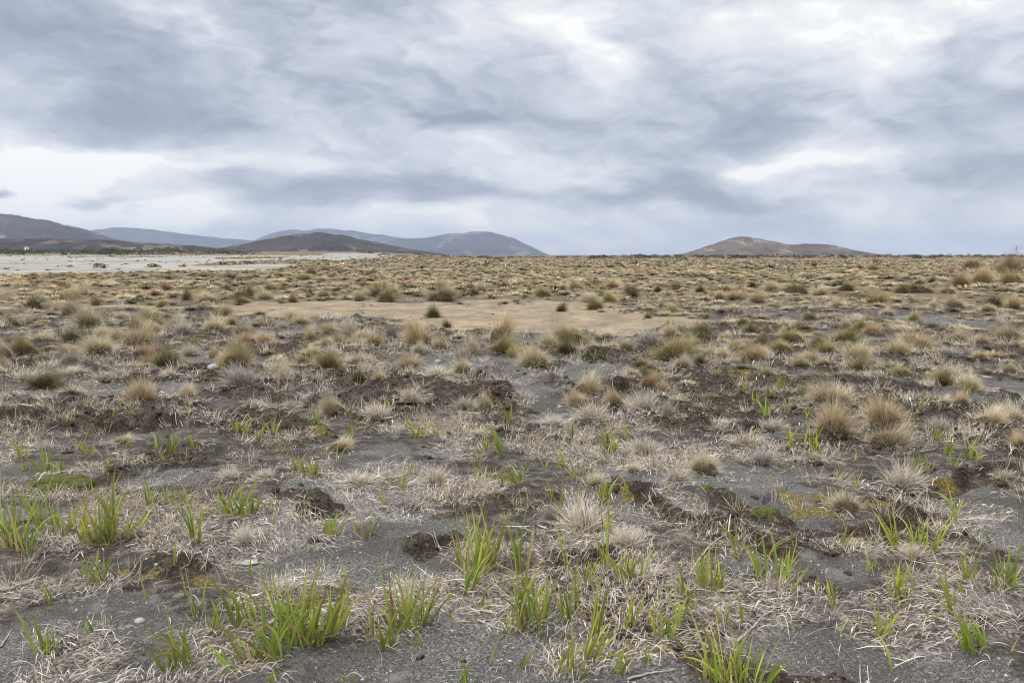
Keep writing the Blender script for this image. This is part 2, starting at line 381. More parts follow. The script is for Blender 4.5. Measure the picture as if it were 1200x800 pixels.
M['straw'] = blade_material('straw_tussock', (.11, .085, .045), (.46, .385, .24), (.76, .68, .52))
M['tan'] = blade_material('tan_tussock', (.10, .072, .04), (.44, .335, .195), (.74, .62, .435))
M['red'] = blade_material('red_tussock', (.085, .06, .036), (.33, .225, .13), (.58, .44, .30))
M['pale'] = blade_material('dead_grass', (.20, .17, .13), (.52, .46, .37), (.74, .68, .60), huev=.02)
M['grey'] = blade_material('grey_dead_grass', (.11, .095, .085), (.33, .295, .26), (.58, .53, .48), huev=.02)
M['sedge'] = blade_material('sedge_leaf', (.30, .29, .08), (.31, .40, .055), (.52, .50, .11), var=.38, transl=.3, huev=.06, tip2=(.46, .26, .08), dead=(.46, .37, .15))
M['sedge_dead'] = blade_material('dead_sedge_leaf', (.40, .30, .17), (.46, .36, .23), (.40, .27, .14), var=.3)
M['tint'] = tint_material('far_vegetation')
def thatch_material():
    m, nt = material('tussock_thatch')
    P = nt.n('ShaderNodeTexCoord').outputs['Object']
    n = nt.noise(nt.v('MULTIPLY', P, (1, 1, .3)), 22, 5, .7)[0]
    c = nt.ramp(n, [(.3, (.025, .02, .013)), (.5, (.075, .06, .036)), (.75, (.17, .14, .09))])  # brown thatch, darkened to stand in for shade inside the tussock
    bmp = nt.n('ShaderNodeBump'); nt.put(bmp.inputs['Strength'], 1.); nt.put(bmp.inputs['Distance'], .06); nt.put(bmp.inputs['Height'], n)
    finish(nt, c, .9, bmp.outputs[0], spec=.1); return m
M['thatch'] = thatch_material()
def simple(name, stops, scale, bump=.02, rough=.85, coord='Object', detail=5):
    m, nt = material(name)
    P = nt.n('ShaderNodeTexCoord').outputs[coord]
    n = nt.noise(P, scale, detail, .65)[0]
    c = nt.ramp(n, stops)
    bmp = nt.n('ShaderNodeBump'); nt.put(bmp.inputs['Strength'], .8); nt.put(bmp.inputs['Distance'], bump); nt.put(bmp.inputs['Height'], n)
    finish(nt, c, rough, bmp.outputs[0], spec=.2); return m
M['moss'] = simple('moss', [(.3, (.035, .045, .012)), (.5, (.085, .095, .025)), (.72, (.17, .16, .05))], 60, .02)
M['stone'] = simple('pale_stone', [(.3, (.22, .22, .21)), (.5, (.34, .345, .34)), (.75, (.48, .48, .465))], 30, .005, .7)
M['clod'] = simple('peat_clod', [(.3, (.018, .014, .011)), (.5, (.055, .041, .032)), (.75, (.14, .11, .085))], 40, .02)
M['pebble'] = simple('pebbles', [(.35, (.08, .078, .075)), (.5, (.22, .215, .21)), (.64, (.5, .48, .45))], 25, .003, .8, detail=1)
M['twig'] = simple('weathered_wood', [(.3, (.25, .22, .19)), (.55, (.42, .39, .36)), (.8, (.56, .53, .5))], 30, .004, .8)
M['steel'] = simple('galvanised_steel', [(.3, (.20, .21, .22)), (.7, (.32, .33, .34))], 3, .001, .5)
M['hutwall'] = simple('white_painted_boards', [(.3, (.70, .70, .68)), (.7, (.82, .82, .80))], 2, .001, .6)
M['hutroof'] = simple('grey_sheet_roof', [(.3, (.40, .40, .41)), (.7, (.55, .55, .56))], 2, .001, .5)
M['dark_paint'] = simple('dark_door_paint', [(.3, (.05, .05, .055)), (.7, (.09, .09, .09))], 2, .001, .6)

# ---------------------------------------------------------------- the ground sheet
def build_ground():
    fine = math.radians(50); NF, NCz = 1200, 90
    ang = np.concatenate([np.linspace(-fine, fine, NF), np.linspace(fine, 2 * math.pi - fine, NCz + 2)[1:-1]])
    rr = np.concatenate([np.linspace(.15, 1.3, 8)[:-1], np.exp(np.linspace(math.log(1.3), math.log(34), 620)), np.exp(np.linspace(math.log(34), math.log(9000), 150))[1:]])
    nA, nR = len(ang), len(rr)
    X = np.sin(ang)[None] * rr[:, None]; Y = np.cos(ang)[None] * rr[:, None]
    Xf, Yf = X.ravel(), Y.ravel()
    m = masks(Xf, Yf); Z = H(Xf, Yf, m)
    fc = scarps(Xf, Yf)[1]; m['peat'] = np.maximum(m['peat'], fc); m['litt'] = m['litt'] * (1 - fc); m['sand'] = m['sand'] * (1 - fc)
    V = np.stack([Xf, Yf, Z], -1)
    i, j = np.meshgrid(np.arange(nR - 1), np.arange(nA), indexing='ij'); i = i.ravel(); j = j.ravel(); j2 = (j + 1) % nA
    Q = np.stack([i * nA + j, (i + 1) * nA + j, (i + 1) * nA + j2, i * nA + j2], -1)
    T = np.stack([np.full(nA, len(V)), np.arange(nA), (np.arange(nA) + 1) % nA], -1)
    V = np.concatenate([V, [[0, 0, Z[:nA].mean()]]])
    z1 = lambda a: np.concatenate([a, [0]])
    at = {'ground_a': np.stack([z1(m['sand']), z1(m['peat']), z1(m['litt'])], -1), 'ground_b': np.stack([z1(m['moss']), z1(m['tan']), z1(m['white'])], -1), 'ground_far': z1(m['far'])}
    # keep the normals up
    o = link('ground', mesh('ground', V, Q[:, ::-1], at, T, smooth=True), M['ground'])
    tag(o, 'bare grey and brown volcanic plain running out to the horizon', kind='structure')
build_ground()

# ---------------------------------------------------------------- hills
def build_hill(name, label, sil, D, depth, mat, seed, rough=.12):
    d = raydir([p[0] for p in sil], [p[1] for p in sil]); t = D / d[:, 1]
    sx = d[:, 0] * t; sz = CAMZ + d[:, 2] * t
    nx, ny = 260, 70
    xs = np.linspace(sx[0], sx[-1], nx); z = np.interp(xs, sx, sz)
    k = np.hanning(11); k /= k.sum(); zp = np.convolve(np.pad(z, 5, mode='edge'), k, 'valid')
    v = np.linspace(-1, 1, ny)
    XX, VV = np.meshgrid(xs, v, indexing='ij'); YY = D + VV * depth
    top = zp.max(); zp = zp * (1 + .035 * fbm(xs / depth * 6, xs * 0 + seed, 4, seed + 3))
    fall = np.clip(1 - VV ** 2, 0, 1) ** 1.25
    n = fbm(XX / depth * 3.2, VV * 2.0, 5, seed) ; rid = 1 - np.abs(fbm(XX / depth * 5 + .5 * VV, VV * 1.2, 3, seed + 9))
    ZZ = zp[:, None] * fall + top * rough * (n * .5 - .5 * (1 - rid)) * np.clip(np.abs(VV) * 2.5, 0.45, 1) * np.clip(zp[:, None] / top * 2, 0, 1) - 3 * (1 - fall)
    edge = np.minimum(1, np.minimum(np.arange(nx), np.arange(nx)[::-1]) / 6)[:, None]
    ZZ = ZZ * edge - 6 * (1 - edge)
    V = np.stack([XX, YY, ZZ], -1).reshape(-1, 3)
    i, j = np.meshgrid(np.arange(nx - 1), np.arange(ny - 1), indexing='ij'); i = i.ravel(); j = j.ravel()
    Q = np.stack([i * ny + j, (i + 1) * ny + j, (i + 1) * ny + j + 1, i * ny + j + 1], -1)
    tag(link(name, mesh(name, V, Q, smooth=True), mat), label, kind='structure')
mA = hill_material('heath_hill', (.022, .02, .024), (.085, .072, .068), (.36, .31, .27), .54, .006)
mB = hill_material('blue_hill', (.010, .014, .018), (.045, .05, .05), (.15, .145, .13), .55, .0025)
mE = hill_material('dark_moor', (.019, .016, .014), (.058, .046, .038), (.16, .13, .105), .57, .012)
mF = hill_material('tawny_hill', (.04, .032, .028), (.125, .095, .07), (.25, .20, .15), .54, .009)
build_hill('hill', 'heath covered hill with pale scree streaks at the left edge', [(-520,262),(-300,240),(-120,238),(0,249),(30,254),(60,259),(85,266),(105,273),(122,280),(150,288),(200,296)], 2300, 420, mA, 101, .2)
build_hill('hill', 'long low blue hill behind the white sand', [(90,288),(108,276),(122,270),(138,267),(156,266),(180,270),(202,273),(228,275),(262,279),(300,282),(360,288),(420,295)], 6200, 900, mB, 111)
build_hill('hill', 'hazy blue ridge with a small peak behind the dark brown hill', [(280,290),(306,281),(325,273),(346,269),(358,271),(372,267),(386,267),(420,272),(455,276),(480,280),(540,287),(600,297)], 6600, 900, mB, 117)
build_hill('hill', 'round topped blue hill dropping steeply to the plain', [(430,292),(468,280),(500,278),(530,274),(556,271),(575,272),(602,279),(622,288),(638,297),(652,303)], 5400, 800, mB, 123)
build_hill('hill', 'dark brown moor ridge between the white sand and heath hill', [(-420,276),(-60,281),(0,280),(60,279),(130,282),(182,285),(232,288),(285,293),(330,298)], 1050, 160, mE, 131, .2)
build_hill('hill', 'rounded dark brown hill in front of the blue ridge', [(255,294),(290,286),(320,280),(350,275),(375,273),(400,275),(430,282),(470,290),(520,297)], 1500, 260, mE, 137, .16)
build_hill('hill', 'lone tawny hill with two rounded tops', [(780,301),(808,297),(830,288),(850,281),(868,277),(886,280),(905,284),(925,287),(944,285),(962,286),(982,292),(1004,297),(1040,301)], 1900, 260, mF, 143, .16)

# ---------------------------------------------------------------- tussock prototypes (1 wide, .62 tall)
def norm_proto(V, top):
    rad = np.hypot(V[:, 0], V[:, 1]); z = V[:, 2]
    V = V * np.array([.5 / np.percentile(rad, 93), .5 / np.percentile(rad, 93), top / np.percentile(z, 96)])
    V[:, 2] = np.maximum(V[:, 2], -.04)
    return V
def dome_proto(seed, n=620, K=4, up=0., wmul=1., ragged=.22):
    r = R(seed)
    az = r.uniform(0, 2 * math.pi, n); q = np.sqrt(r.rand(n))
    rad = q * .20
    root = np.stack([rad * np.cos(az), rad * np.sin(az), np.full(n, -.03)], -1)
    az = az + r.normal(0, .35, n)
    lean = np.abs((q ** 1.0) * 1.2 * (1 - up) + r.normal(0, .20, n))
    l1 = lean + (.35 + .5 * q) * (1 - up * .6) + r.normal(0, .18, n)
    L = (.50 + .10 * q * (1 - up) + .14 * max(up, 0)) * (1 + r.normal(0, ragged * .6, n)).clip(.5, 1.35) * np.where(r.rand(n) < .03, 1.35, 1)
    W = r.uniform(.006, .011, n) * wmul
    lump = 1 + .18 * np.sin(az + r.uniform(0, 6)) + .14 * np.sin(az * 2 + r.uniform(0, 6)) + .10 * np.sin(az * 5 + r.uniform(0, 6))
    V, Q, t, rn = ribbons(root, az, lean, l1, L * lump, W, K, 1.3, r.uniform(-.6, .6, n), daz=r.normal(0, .25, n))
    V = norm_proto(V, .62)
    wv = r.normal(0, .13, 2); zz = np.maximum(V[:, 2], 0)
    V[:, 0] += wv[0] * zz + .25 * zz ** 2 * wv[0]; V[:, 1] += wv[1] * zz
    V[:, 0] *= r.uniform(.9, 1.15)
    return mesh('tussock_foliage', V, Q, {'t': t, 'rnd': rn})
def fan_proto(seed, n=560, K=5):
    """flopped dead tuft: blades splay out and lie over, combed to one side"""
    r = R(seed); a0 = r.uniform(0, 2 * math.pi)
    az = np.where(r.rand(n) < .55, a0 + r.normal(0, .75, n), r.uniform(0, 2 * math.pi, n)); q = np.sqrt(r.rand(n))
    ra = r.uniform(0, 2 * math.pi, n)
    root = np.stack([q * .2 * np.cos(ra), q * .17 * np.sin(ra), np.full(n, -.02)], -1)
    lean = r.uniform(.1, 1.25, n); l1 = lean + r.uniform(.15, 1.1, n)
    L = r.uniform(.28, .66, n)
    V, Q, t, rn = ribbons(root, az, lean, np.minimum(l1, 1.85), L, r.uniform(.006, .014, n), K, 1.1, r.uniform(-1, 1, n), daz=r.normal(0, .5, n))
    V = norm_proto(V, .40)
    return mesh('tuft_foliage', V, Q, {'t': t, 'rnd': rn})
def thatch_proto(seed):
    V, T = ico(3); r = R(seed)
    n = fbm(V[:, 0] * 2 + seed, V[:, 1] * 2 + V[:, 2], 3, seed)
    V = V * (1 + .18 * n)[:, None]
    V = V * np.array([.31, .31, .34]); V[:, 2] = np.maximum(V[:, 2], -.05)
    return mesh('thatch', V, None, None, T, smooth=True)
PROTO = {}
def set_mat(me, m): me.materials.append(m); return me
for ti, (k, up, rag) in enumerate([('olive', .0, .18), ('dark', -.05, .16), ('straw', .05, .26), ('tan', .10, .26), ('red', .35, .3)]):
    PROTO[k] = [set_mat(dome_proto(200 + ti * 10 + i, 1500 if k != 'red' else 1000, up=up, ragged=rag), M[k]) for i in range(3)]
for ti, k in enumerate(['pale', 'grey']):
    PROTO[k] = [set_mat(fan_proto(300 + ti * 10 + i), M[k]) for i in range(4)]
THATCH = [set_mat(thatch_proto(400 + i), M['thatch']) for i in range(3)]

# ---------------------------------------------------------------- tussocks seen one by one: x, y of base, width, height in the photograph, kind
TUS = [
(39,362,18,14,'dark',''),(81,369,22,16,'straw',''),(66,364,14,10,'straw',''),(104,383,32,20,'straw','bushy straw tussock beside the olive dome, short of the tan flat'),(174,384,34,19,'olive','neat olive dome tussock on dark soil below the tan strip'),
(27,415,34,18,'olive','bright olive dome tussock close to the left edge of the photo'),(45,401,26,11,'straw',''),(3,420,22,20,'straw','pale straw tussock cut by the left edge of the photo'),(4,431,14,12,'straw',''),
(115,414,36,18,'straw','straw tussock leaning against the large whitish tussock'),(158,409,42,27,'straw','largest whitish straw tussock in the left half, dark soil under its side'),(138,398,24,12,'straw',''),(174,431,23,16,'tan','small orange tan tussock alone on bare brown soil'),
(78,427,28,16,'grey',''),(275,431,38,27,'olive','tall olive straw dome above the grey spiky dead tuft'),(260,372,24,13,'olive',''),(269,380,12,8,'olive',''),(212,391,28,13,'grey',''),(250,388,30,13,'straw',''),(282,392,22,12,'straw',''),
(250,419,13,12,'tan',''),(222,416,28,12,'pale',''),(217,431,20,12,'straw',''),(126,427,12,6,'olive',''),(285,453,44,22,'grey','grey spiky dead tuft in front of the tall olive straw dome'),
(219,352,16,12,'dark',''),(243,354,26,9,'tan',''),(97,346,13,12,'red',''),(195,340,13,10,'red',''),(111,358,14,10,'olive',''),(187,360,14,8,'olive',''),(285,355,18,7,'olive',''),(73,336,20,6,'olive',''),(43,334,9,5,'dark',''),
(452,354,25,12,'dark','dark olive dome, narrower of two on the far edge of the tan flat'),(517,353,37,13,'dark','broad dark olive dome, wider of two on far edge of the tan flat'),(422,353,18,9,'olive',''),(343,354,15,9,'olive',''),(355,328,20,7,'olive',''),(365,321,13,9,'red',''),(381,318,10,7,'red',''),
(590,338,16,7,'dark',''),(520,341,18,11,'red',''),(525,384,15,8,'dark','little dark tussock alone on near margin of the tan flat'),(491,405,36,25,'tan','big round tan dome tussock nearest the middle of the tan flat'),(587,400,33,28,'tan','tall feathery tan tussock standing against the bare tan flat'),
(384,393,18,14,'straw',''),(410,394,26,18,'pale',''),(363,398,16,13,'straw',''),(460,396,20,14,'grey',''),(424,406,16,9,'straw',''),(490,414,18,11,'straw',''),(516,409,18,12,'straw','small straw tussock touching the big round tan dome'),(541,423,25,16,'grey',''),(555,409,13,10,'straw',''),
(479,434,29,16,'tan','yellowish straw tussock directly below the big round tan dome'),(445,444,16,9,'straw',''),(418,428,22,13,'straw',''),(388,418,20,12,'pale',''),(543,438,26,17,'straw',''),(512,442,38,12,'pale',''),(320,426,28,8,'straw',''),(331,446,24,14,'pale',''),
(479,470,32,14,'pale','whitish dead fan of grass on black clods, mid photo'),(392,486,34,20,'straw',''),(569,480,20,17,'straw',''),(442,490,38,16,'pale',''),(545,478,32,12,'pale',''),(360,474,20,12,'pale',''),(341,478,16,10,'pale',''),
(672,404,43,19,'olive','wide olive tussock with yellow tint on near edge of the tan flat'),(628,430,44,21,'straw','spreading straw tussock beside the bare grey track'),(603,419,16,13,'olive',''),(787,421,48,24,'olive','broad olive straw tussock with the grey dead tuft behind it'),(762,405,34,18,'grey','grey dead tuft just behind the broad olive straw tussock'),
(735,410,20,12,'straw',''),(826,399,22,10,'dark','low dark green tussock at the right end of the tan flat'),(760,373,11,7,'olive',''),(698,363,24,11,'olive',''),(657,365,14,10,'dark','dark little tussock standing out on the middle of the tan flat'),(637,347,24,9,'olive',''),(794,339,19,7,'dark',''),(820,342,13,7,'dark',''),(867,345,16,9,'dark',''),
(771,342,12,7,'dark',''),(742,342,20,7,'dark',''),(660,341,10,7,'dark',''),(620,341,9,6,'olive',''),(843,350,16,8,'olive',''),(882,336,12,6,'dark',''),(853,341,14,6,'olive',''),(686,463,34,22,'straw','plump straw tussock right of the bare grey track'),(677,476,26,16,'tan',''),(722,474,23,16,'tan',''),
(694,494,46,20,'pale','pale fan of dead grass below the plump straw tussock'),(756,482,38,20,'pale',''),(760,452,20,15,'tan',''),(776,460,16,13,'tan',''),(800,432,26,13,'straw',''),(783,488,20,14,'grey',''),(884,425,36,20,'tan','yellowish tan tussock above the patch of thin green shoots'),(846,420,20,12,'straw',''),(742,440,18,8,'straw',''),
(978,513,60,40,'tan','largest tan tussock, front one of the twin domes'),(1040,501,54,35,'tan','second large tan dome, right of the largest tan tussock'),(978,474,64,25,'straw','wide whitish straw tussock behind the largest tan tussock'),(1041,524,64,27,'straw','low shaggy straw tussock in front of second large tan dome'),
(1077,413,42,23,'tan','rounded tan tussock on open ground near the grey sand'),(1121,402,24,14,'straw',''),(1185,401,36,20,'straw','thick straw tussock near right edge, behind the grey sand patch'),(1153,404,18,10,'tan',''),(1021,392,20,12,'tan',''),(932,400,30,13,'olive',''),(918,411,28,10,'olive',''),
(1120,361,26,13,'straw',''),(935,343,33,9,'dark',''),(957,342,14,8,'dark',''),(991,341,22,8,'dark',''),(1081,343,34,10,'dark','long dark olive cushion tussock below the reddish tussocks'),(1057,343,18,8,'dark',''),(1113,344,20,7,'olive',''),(982,361,18,9,'straw',''),(1077,333,16,6,'olive',''),(1092,331,11,6,'dark',''),(1091,361,14,8,'straw',''),
(1128,338,21,18,'red','rust red tussock, nearest of the reddish group at right'),(1182,321,28,19,'red','largest reddish tussock rising to the horizon at right edge'),(1142,314,22,11,'red','reddish tussock highest against the horizon, left of the largest'),(1152,333,28,18,'tan','orange tan tussock between two reddish tussocks'),(1115,322,7,9,'red',''),(1190,333,24,15,'olive',''),
(1024,317,14,8,'red',''),(1029,310,12,8,'red',''),(954,312,10,6,'red',''),(1108,416,32,9,'grey',''),(998,413,16,10,'olive',''),(922,383,16,9,'straw',''),(992,383,12,8,'straw',''),(1129,475,18,14,'tan',''),(1108,475,20,10,'straw',''),(1186,437,22,11,'straw',''),(1188,496,34,20,'straw',''),(1160,499,38,18,'straw',''),
(827,554,40,21,'straw','pale upright straw tuft at the corner of the grey sand patch'),(893,544,36,18,'grey','dry grey tuft on dark crust above the grey sand patch'),(757,533,42,18,'pale',''),(793,563,36,13,'pale',''),(685,624,76,36,'pale','large pale tan shaggy tuft amid the green blades'),(878,523,54,16,'pale',''),(742,553,20,10,'straw',''),(650,613,34,22,'grey','dark grey withered tuft left of the large shaggy tuft'),
(1058,574,46,29,'pale','upright white dead tuft beside the dark clod'),(995,598,42,19,'straw','straw tuft growing out of the yellow moss mat'),(1196,527,20,20,'tan',''),(270,562,26,14,'pale',''),(287,637,30,17,'pale','pale spiky tuft on dark sand near the left cluster of blades'),(511,567,36,20,'pale','white spiky dead tuft lying on grey soil'),(395,527,32,12,'straw',''),(421,567,48,12,'pale',''),
(1075,655,34,16,'pale',''),(1010,540,0,0,'x',''),(190,512,0,0,'x',''),(700,565,26,10,'pale',''),(615,470,24,11,'pale',''),(905,505,36,14,'pale',''),(140,520,26,10,'straw',''),(1100,505,30,14,'grey',''),(860,560,0,0,'x',''),(1180,560,26,9,'pale',''),(735,640,44,18,'pale',''),(310,560,26,9,'pale',''),
(560,510,28,9,'pale',''),(650,500,30,11,'pale',''),(840,505,36,12,'pale',''),(940,430,26,11,'straw',''),(1060,440,22,10,'olive',''),(1150,420,20,9,'straw',''),(80,440,36,10,'pale',''),(30,445,30,10,'pale',''),(200,440,22,8,'pale',''),(120,445,30,8,'pale',''),(900,390,20,9,'olive',''),(870,380,16,8,'olive',''),(950,375,18,8,'olive',''),
(1040,370,18,8,'straw',''),(1070,375,16,8,'olive',''),(1160,365,20,8,'straw',''),(1190,355,20,9,'olive',''),(30,380,20,9,'grey',''),(140,375,18,8,'straw',''),(300,378,14,6,'straw',''),(330,385,16,8,'grey',''),(710,395,14,7,'straw',''),(850,398,18,8,'straw',''),
]
TUS = [t for t in TUS if t[4] != 'x']
ORD = ['leftmost', 'second from left', 'third from left', 'fourth from left', 'fifth from left', 'sixth from left', 'seventh from left', 'eighth from left', 'ninth from left', 'tenth from left', 'eleventh from left', 'twelfth from left', 'thirteenth from left', 'fourteenth from left', 'fifteenth from left', 'sixteenth from left', 'seventeenth from left', 'eighteenth from left', 'nineteenth from left', 'twentieth from left']
LOOK = {'olive': 'olive dome tussocks', 'dark': 'dark olive tussocks', 'straw': 'straw coloured tussocks', 'tan': 'tan tussocks', 'red': 'reddish tussocks', 'pale': 'whitish dead tufts', 'grey': 'grey dead tufts'}
def tzone(y):
    for lim, s in ((330, 'out by the horizon'), (347, 'midway out on the plain'), (372, 'level with the tan flat'), (398, 'just short of the tan flat'), (417, 'in the first band of dark soil'), (438, 'in the second band of dark soil'), (470, 'among the dark clods'), (515, 'behind the first green blades'), (580, 'around the grey sand patch')):
        if y < lim: return s
    return 'among the large green blades'
def auto_labels(items, key, text):
    by = {}
    for i, it in enumerate(items):
        if not it[-1]: by.setdefault(key(it), []).append(i)
    out = [it[-1] for it in items]
    for k, idx in by.items():
        idx.sort(key=lambda i: items[i][0])
        for n, i in enumerate(idx):
            out[i] = text(k, ORD[n] if len(idx) > 1 else 'only', n)
    return out
tl = auto_labels(TUS, lambda t: (t[4], tzone(t[1])), lambda k, o, n: f"{o} of the {LOOK[k[0]]} {k[1]}" if o != 'only' else f"single {LOOK[k[0]][:-1]} unlike its neighbours, {k[1]}")
KIND = {'pale': ('dead_tuft', 'dry grass', 'dead grass tufts'), 'grey': ('dead_tuft', 'dry grass', 'dead grass tufts')}
px, py, pz, pt = place([t[0] for t in TUS], [t[1] for t in TUS])
taken = []
for i, (x, y, w, h, k, _) in enumerate(TUS):
    s = py[i] / F * 1.0
    g = 1.0 if w >= 50 else 1.2
    wm, hm = w * s * g, h * s * (1.02 if w >= 50 else 1.12)
    name, cat, grp = KIND.get(k, ('tussock', 'tussock', 'tussocks of the volcanic plain'))
    loc = (px[i], py[i] + .3 * wm * .3, pz[i] - .01)
    vh = .62 if k not in ('pale', 'grey') else .40
    taken.append((px[i], py[i], wm))
    if w >= 17:
        e = tag(empty(name, loc), tl[i], cat, grp); e.rotation_euler.z = rng.uniform(0, 6.28)
        e.scale = (wm, wm, hm / vh)
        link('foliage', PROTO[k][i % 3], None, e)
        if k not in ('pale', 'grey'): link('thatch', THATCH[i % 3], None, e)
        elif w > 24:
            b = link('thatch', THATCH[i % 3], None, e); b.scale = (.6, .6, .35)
    else:
        o = tag(link(name, PROTO[k][i % 3], None, None, loc), tl[i], cat, grp)
        o.scale = (wm, wm, hm / vh); o.rotation_euler.z = rng.uniform(0, 6.28)

# ---------------------------------------------------------------- more tussocks of the plain, the nearest as things, the rest as one mass
def in_view(X, Y): return (np.abs(X) < .70 * Y + 2)
tk = np.array(taken)
def scatter(n, r0, r1, dens, seed, mind):
    r = R(seed); rad = np.sqrt(r.uniform(r0 ** 2, r1 ** 2, n)); a = r.uniform(-.66, .66, n)
    X, Y = rad * np.sin(a), rad * np.cos(a)
    keep = r.rand(n) < dens(X, Y)
    X, Y = X[keep], Y[keep]
    cell = {}; out = []
    for i in range(len(X)):
        c = (int(X[i] // mind), int(Y[i] // mind))
        if any((X[i] - X[j]) ** 2 + (Y[i] - Y[j]) ** 2 < mind ** 2 for dx in (-1, 0, 1) for dy in (-1, 0, 1) for j in cell.get((c[0] + dx, c[1] + dy), ())): continue
        cell.setdefault(c, []).append(i); out.append(i)
    X, Y = X[out], Y[out]
    d = np.full(len(X), 9.)
    for (tx, ty, tw) in tk: d = np.minimum(d, np.hypot(X - tx, Y - ty) - tw * .6)
    k = d > .12
    return X[k], Y[k]
def dens_mid(X, Y):
    m = masks(X, Y); n = fbm(X / 5, Y / 5, 2, 91)
    return np.clip((.45 + .6 * n) * (1 - m['sand']) , 0, 1) * (1 - .985 * sst(.2, .8, m['tan'])) * sst(8.5, 13, np.hypot(X, Y)) * (1 - .7 * sst(14, 16, Y) * (1 - sst(20, 23, Y)) * (np.abs(X + .1 * Y) < .32 * Y))
def dens_far(X, Y):
    m = masks(X, Y); n = fbm(X / 7, Y / 7, 3, 95)
    return np.clip(.62 + .75 * n, .04, 1) * (1 - .98 * sst(.15, .7, m['tan'])) * (1 - .97 * sst(.2, .5, m['white']))
X1, Y1 = scatter(4200, 8.5, 27, dens_mid, 501, .33)
X2, Y2 = scatter(16000, 26, 95, dens_far, 502, .54)
X3, Y3 = scatter(45000, 95, 330, lambda X, Y: dens_far(X, Y) * .8, 503, 1.0)
X4, Y4 = scatter(16000, 330, 900, lambda X, Y: dens_far(X, Y) * .6, 504, 2.0)
cols = {'olive': (.22, .19, .10), 'dark': (.085, .075, .042), 'straw': (.44, .38, .26), 'tan': (.38, .295, .185), 'red': (.29, .185, .12), 'pale': (.50, .43, .33), 'grey': (.28, .24, .20)}
def kinds_for(X, Y, seed):
    r = R(seed); n = fbm(X / 12, Y / 16, 2, 97)
    u = r.rand(len(X)) + .35 * n
    ks = np.where(u < .24, 'dark', np.where(u < .52, 'olive', np.where(u < .84, 'straw', np.where(u < .998, 'tan', 'red'))))
    return ks, r
XA, YA = np.concatenate([X1, X2]), np.concatenate([Y1, Y2])
kA, rA = kinds_for(XA, YA, 77)
szA = (.30 + .55 * rA.rand(len(XA)) ** 1.6) * np.where(np.hypot(XA, YA) < 27, .60, 1.0) * (1 + .3 * (rA.rand(len(XA)) < .08))
# the hundred and more that show largest stand as things of their own
order = np.argsort(-szA / np.hypot(XA, YA)); vis = order[in_view(XA[order], YA[order])]
nsingle = 118
single = [i for i in vis[:nsingle]]
rest = np.setdiff1d(np.arange(len(XA)), single)
ZA = H(XA, YA)
for i in single:
    k = kA[i]; where = 'on the near dark soil' if YA[i] < 24 else 'on the plain beyond the tan flat'
    o = link('tussock', PROTO[k][i % 3], None, None, (XA[i], YA[i], ZA[i] - .01))
    tag(o, f"small {LOOK[k][:-1]} among many alike {where}", 'tussock', 'small tussocks ' + where)
    s = szA[i]; o.scale = (s, s, s * rA.uniform(.55, .85)); o.rotation_euler.z = rng.uniform(0, 6.28)
def mass(X, Y, Z, size, kinds, nb, K, wmul, seed, name):
    r = R(seed); N = len(X); n = N * nb
    c = np.repeat(np.stack([X, Y, Z], -1), nb, 0); s = np.repeat(size, nb)
    az = r.uniform(0, 2 * math.pi, n); q = np.sqrt(r.rand(n))
    root = c + np.stack([q * .18 * s * np.cos(az), q * .18 * s * np.sin(az), -.03 * s], -1)
    lean = q * 1.1 + r.normal(0, .1, n); l1 = lean + .35 + .45 * q
    L = (.50 + .08 * q) * s * (1 + r.normal(0, .14, n)).clip(.5, 1.4) * np.repeat(r.uniform(.75, 1.15, N), nb)
    V, Q, t, rn = ribbons(root, az, lean, l1, L, s * r.uniform(.6, 1.3, n) * wmul, K, 1.2, r.uniform(-.6, .6, n), tipw=.15)
    z0 = np.repeat(c[:, 2], 2 * (K + 1)); V[:, 2] = z0 + (V[:, 2] - z0) * .62
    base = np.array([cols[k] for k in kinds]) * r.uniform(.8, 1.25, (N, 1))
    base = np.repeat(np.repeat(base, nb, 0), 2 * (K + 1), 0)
    base = base * (.18 + 1.78 * t)[:, None]  # foot-to-tip ramp paints shaded bases and bright tops into the tint
    return V, Q, {'rnd': rn, 'tint': base}
rest = rest[np.argsort(YA[rest])]
g1 = rest[np.hypot(XA[rest], YA[rest]) < 27]; g2 = rest[np.hypot(XA[rest], YA[rest]) >= 27]
kB, rB = kinds_for(X3, Y3, 78); szB = rB.uniform(.5, 1.1, len(X3)) * (1 + .8 * (rB.rand(len(X3)) < .06))
kC, rC = kinds_for(X4, Y4, 79); szC = rC.uniform(.8, 1.7, len(X4))
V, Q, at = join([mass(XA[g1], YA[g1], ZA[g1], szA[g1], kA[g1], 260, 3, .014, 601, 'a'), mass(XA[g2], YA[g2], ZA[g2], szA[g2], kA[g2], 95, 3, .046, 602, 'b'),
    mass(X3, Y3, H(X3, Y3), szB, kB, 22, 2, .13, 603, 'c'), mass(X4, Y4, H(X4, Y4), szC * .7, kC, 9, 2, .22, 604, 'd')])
print('mass verts', len(V), 'singles', len(single), 'rest', len(rest), len(X3), len(X4))
tag(link('tussock_grass', mesh('tussock_grass', V, Q, at), M['tint']), 'countless small straw and olive tussocks covering the plain to the horizon', kind='stuff')

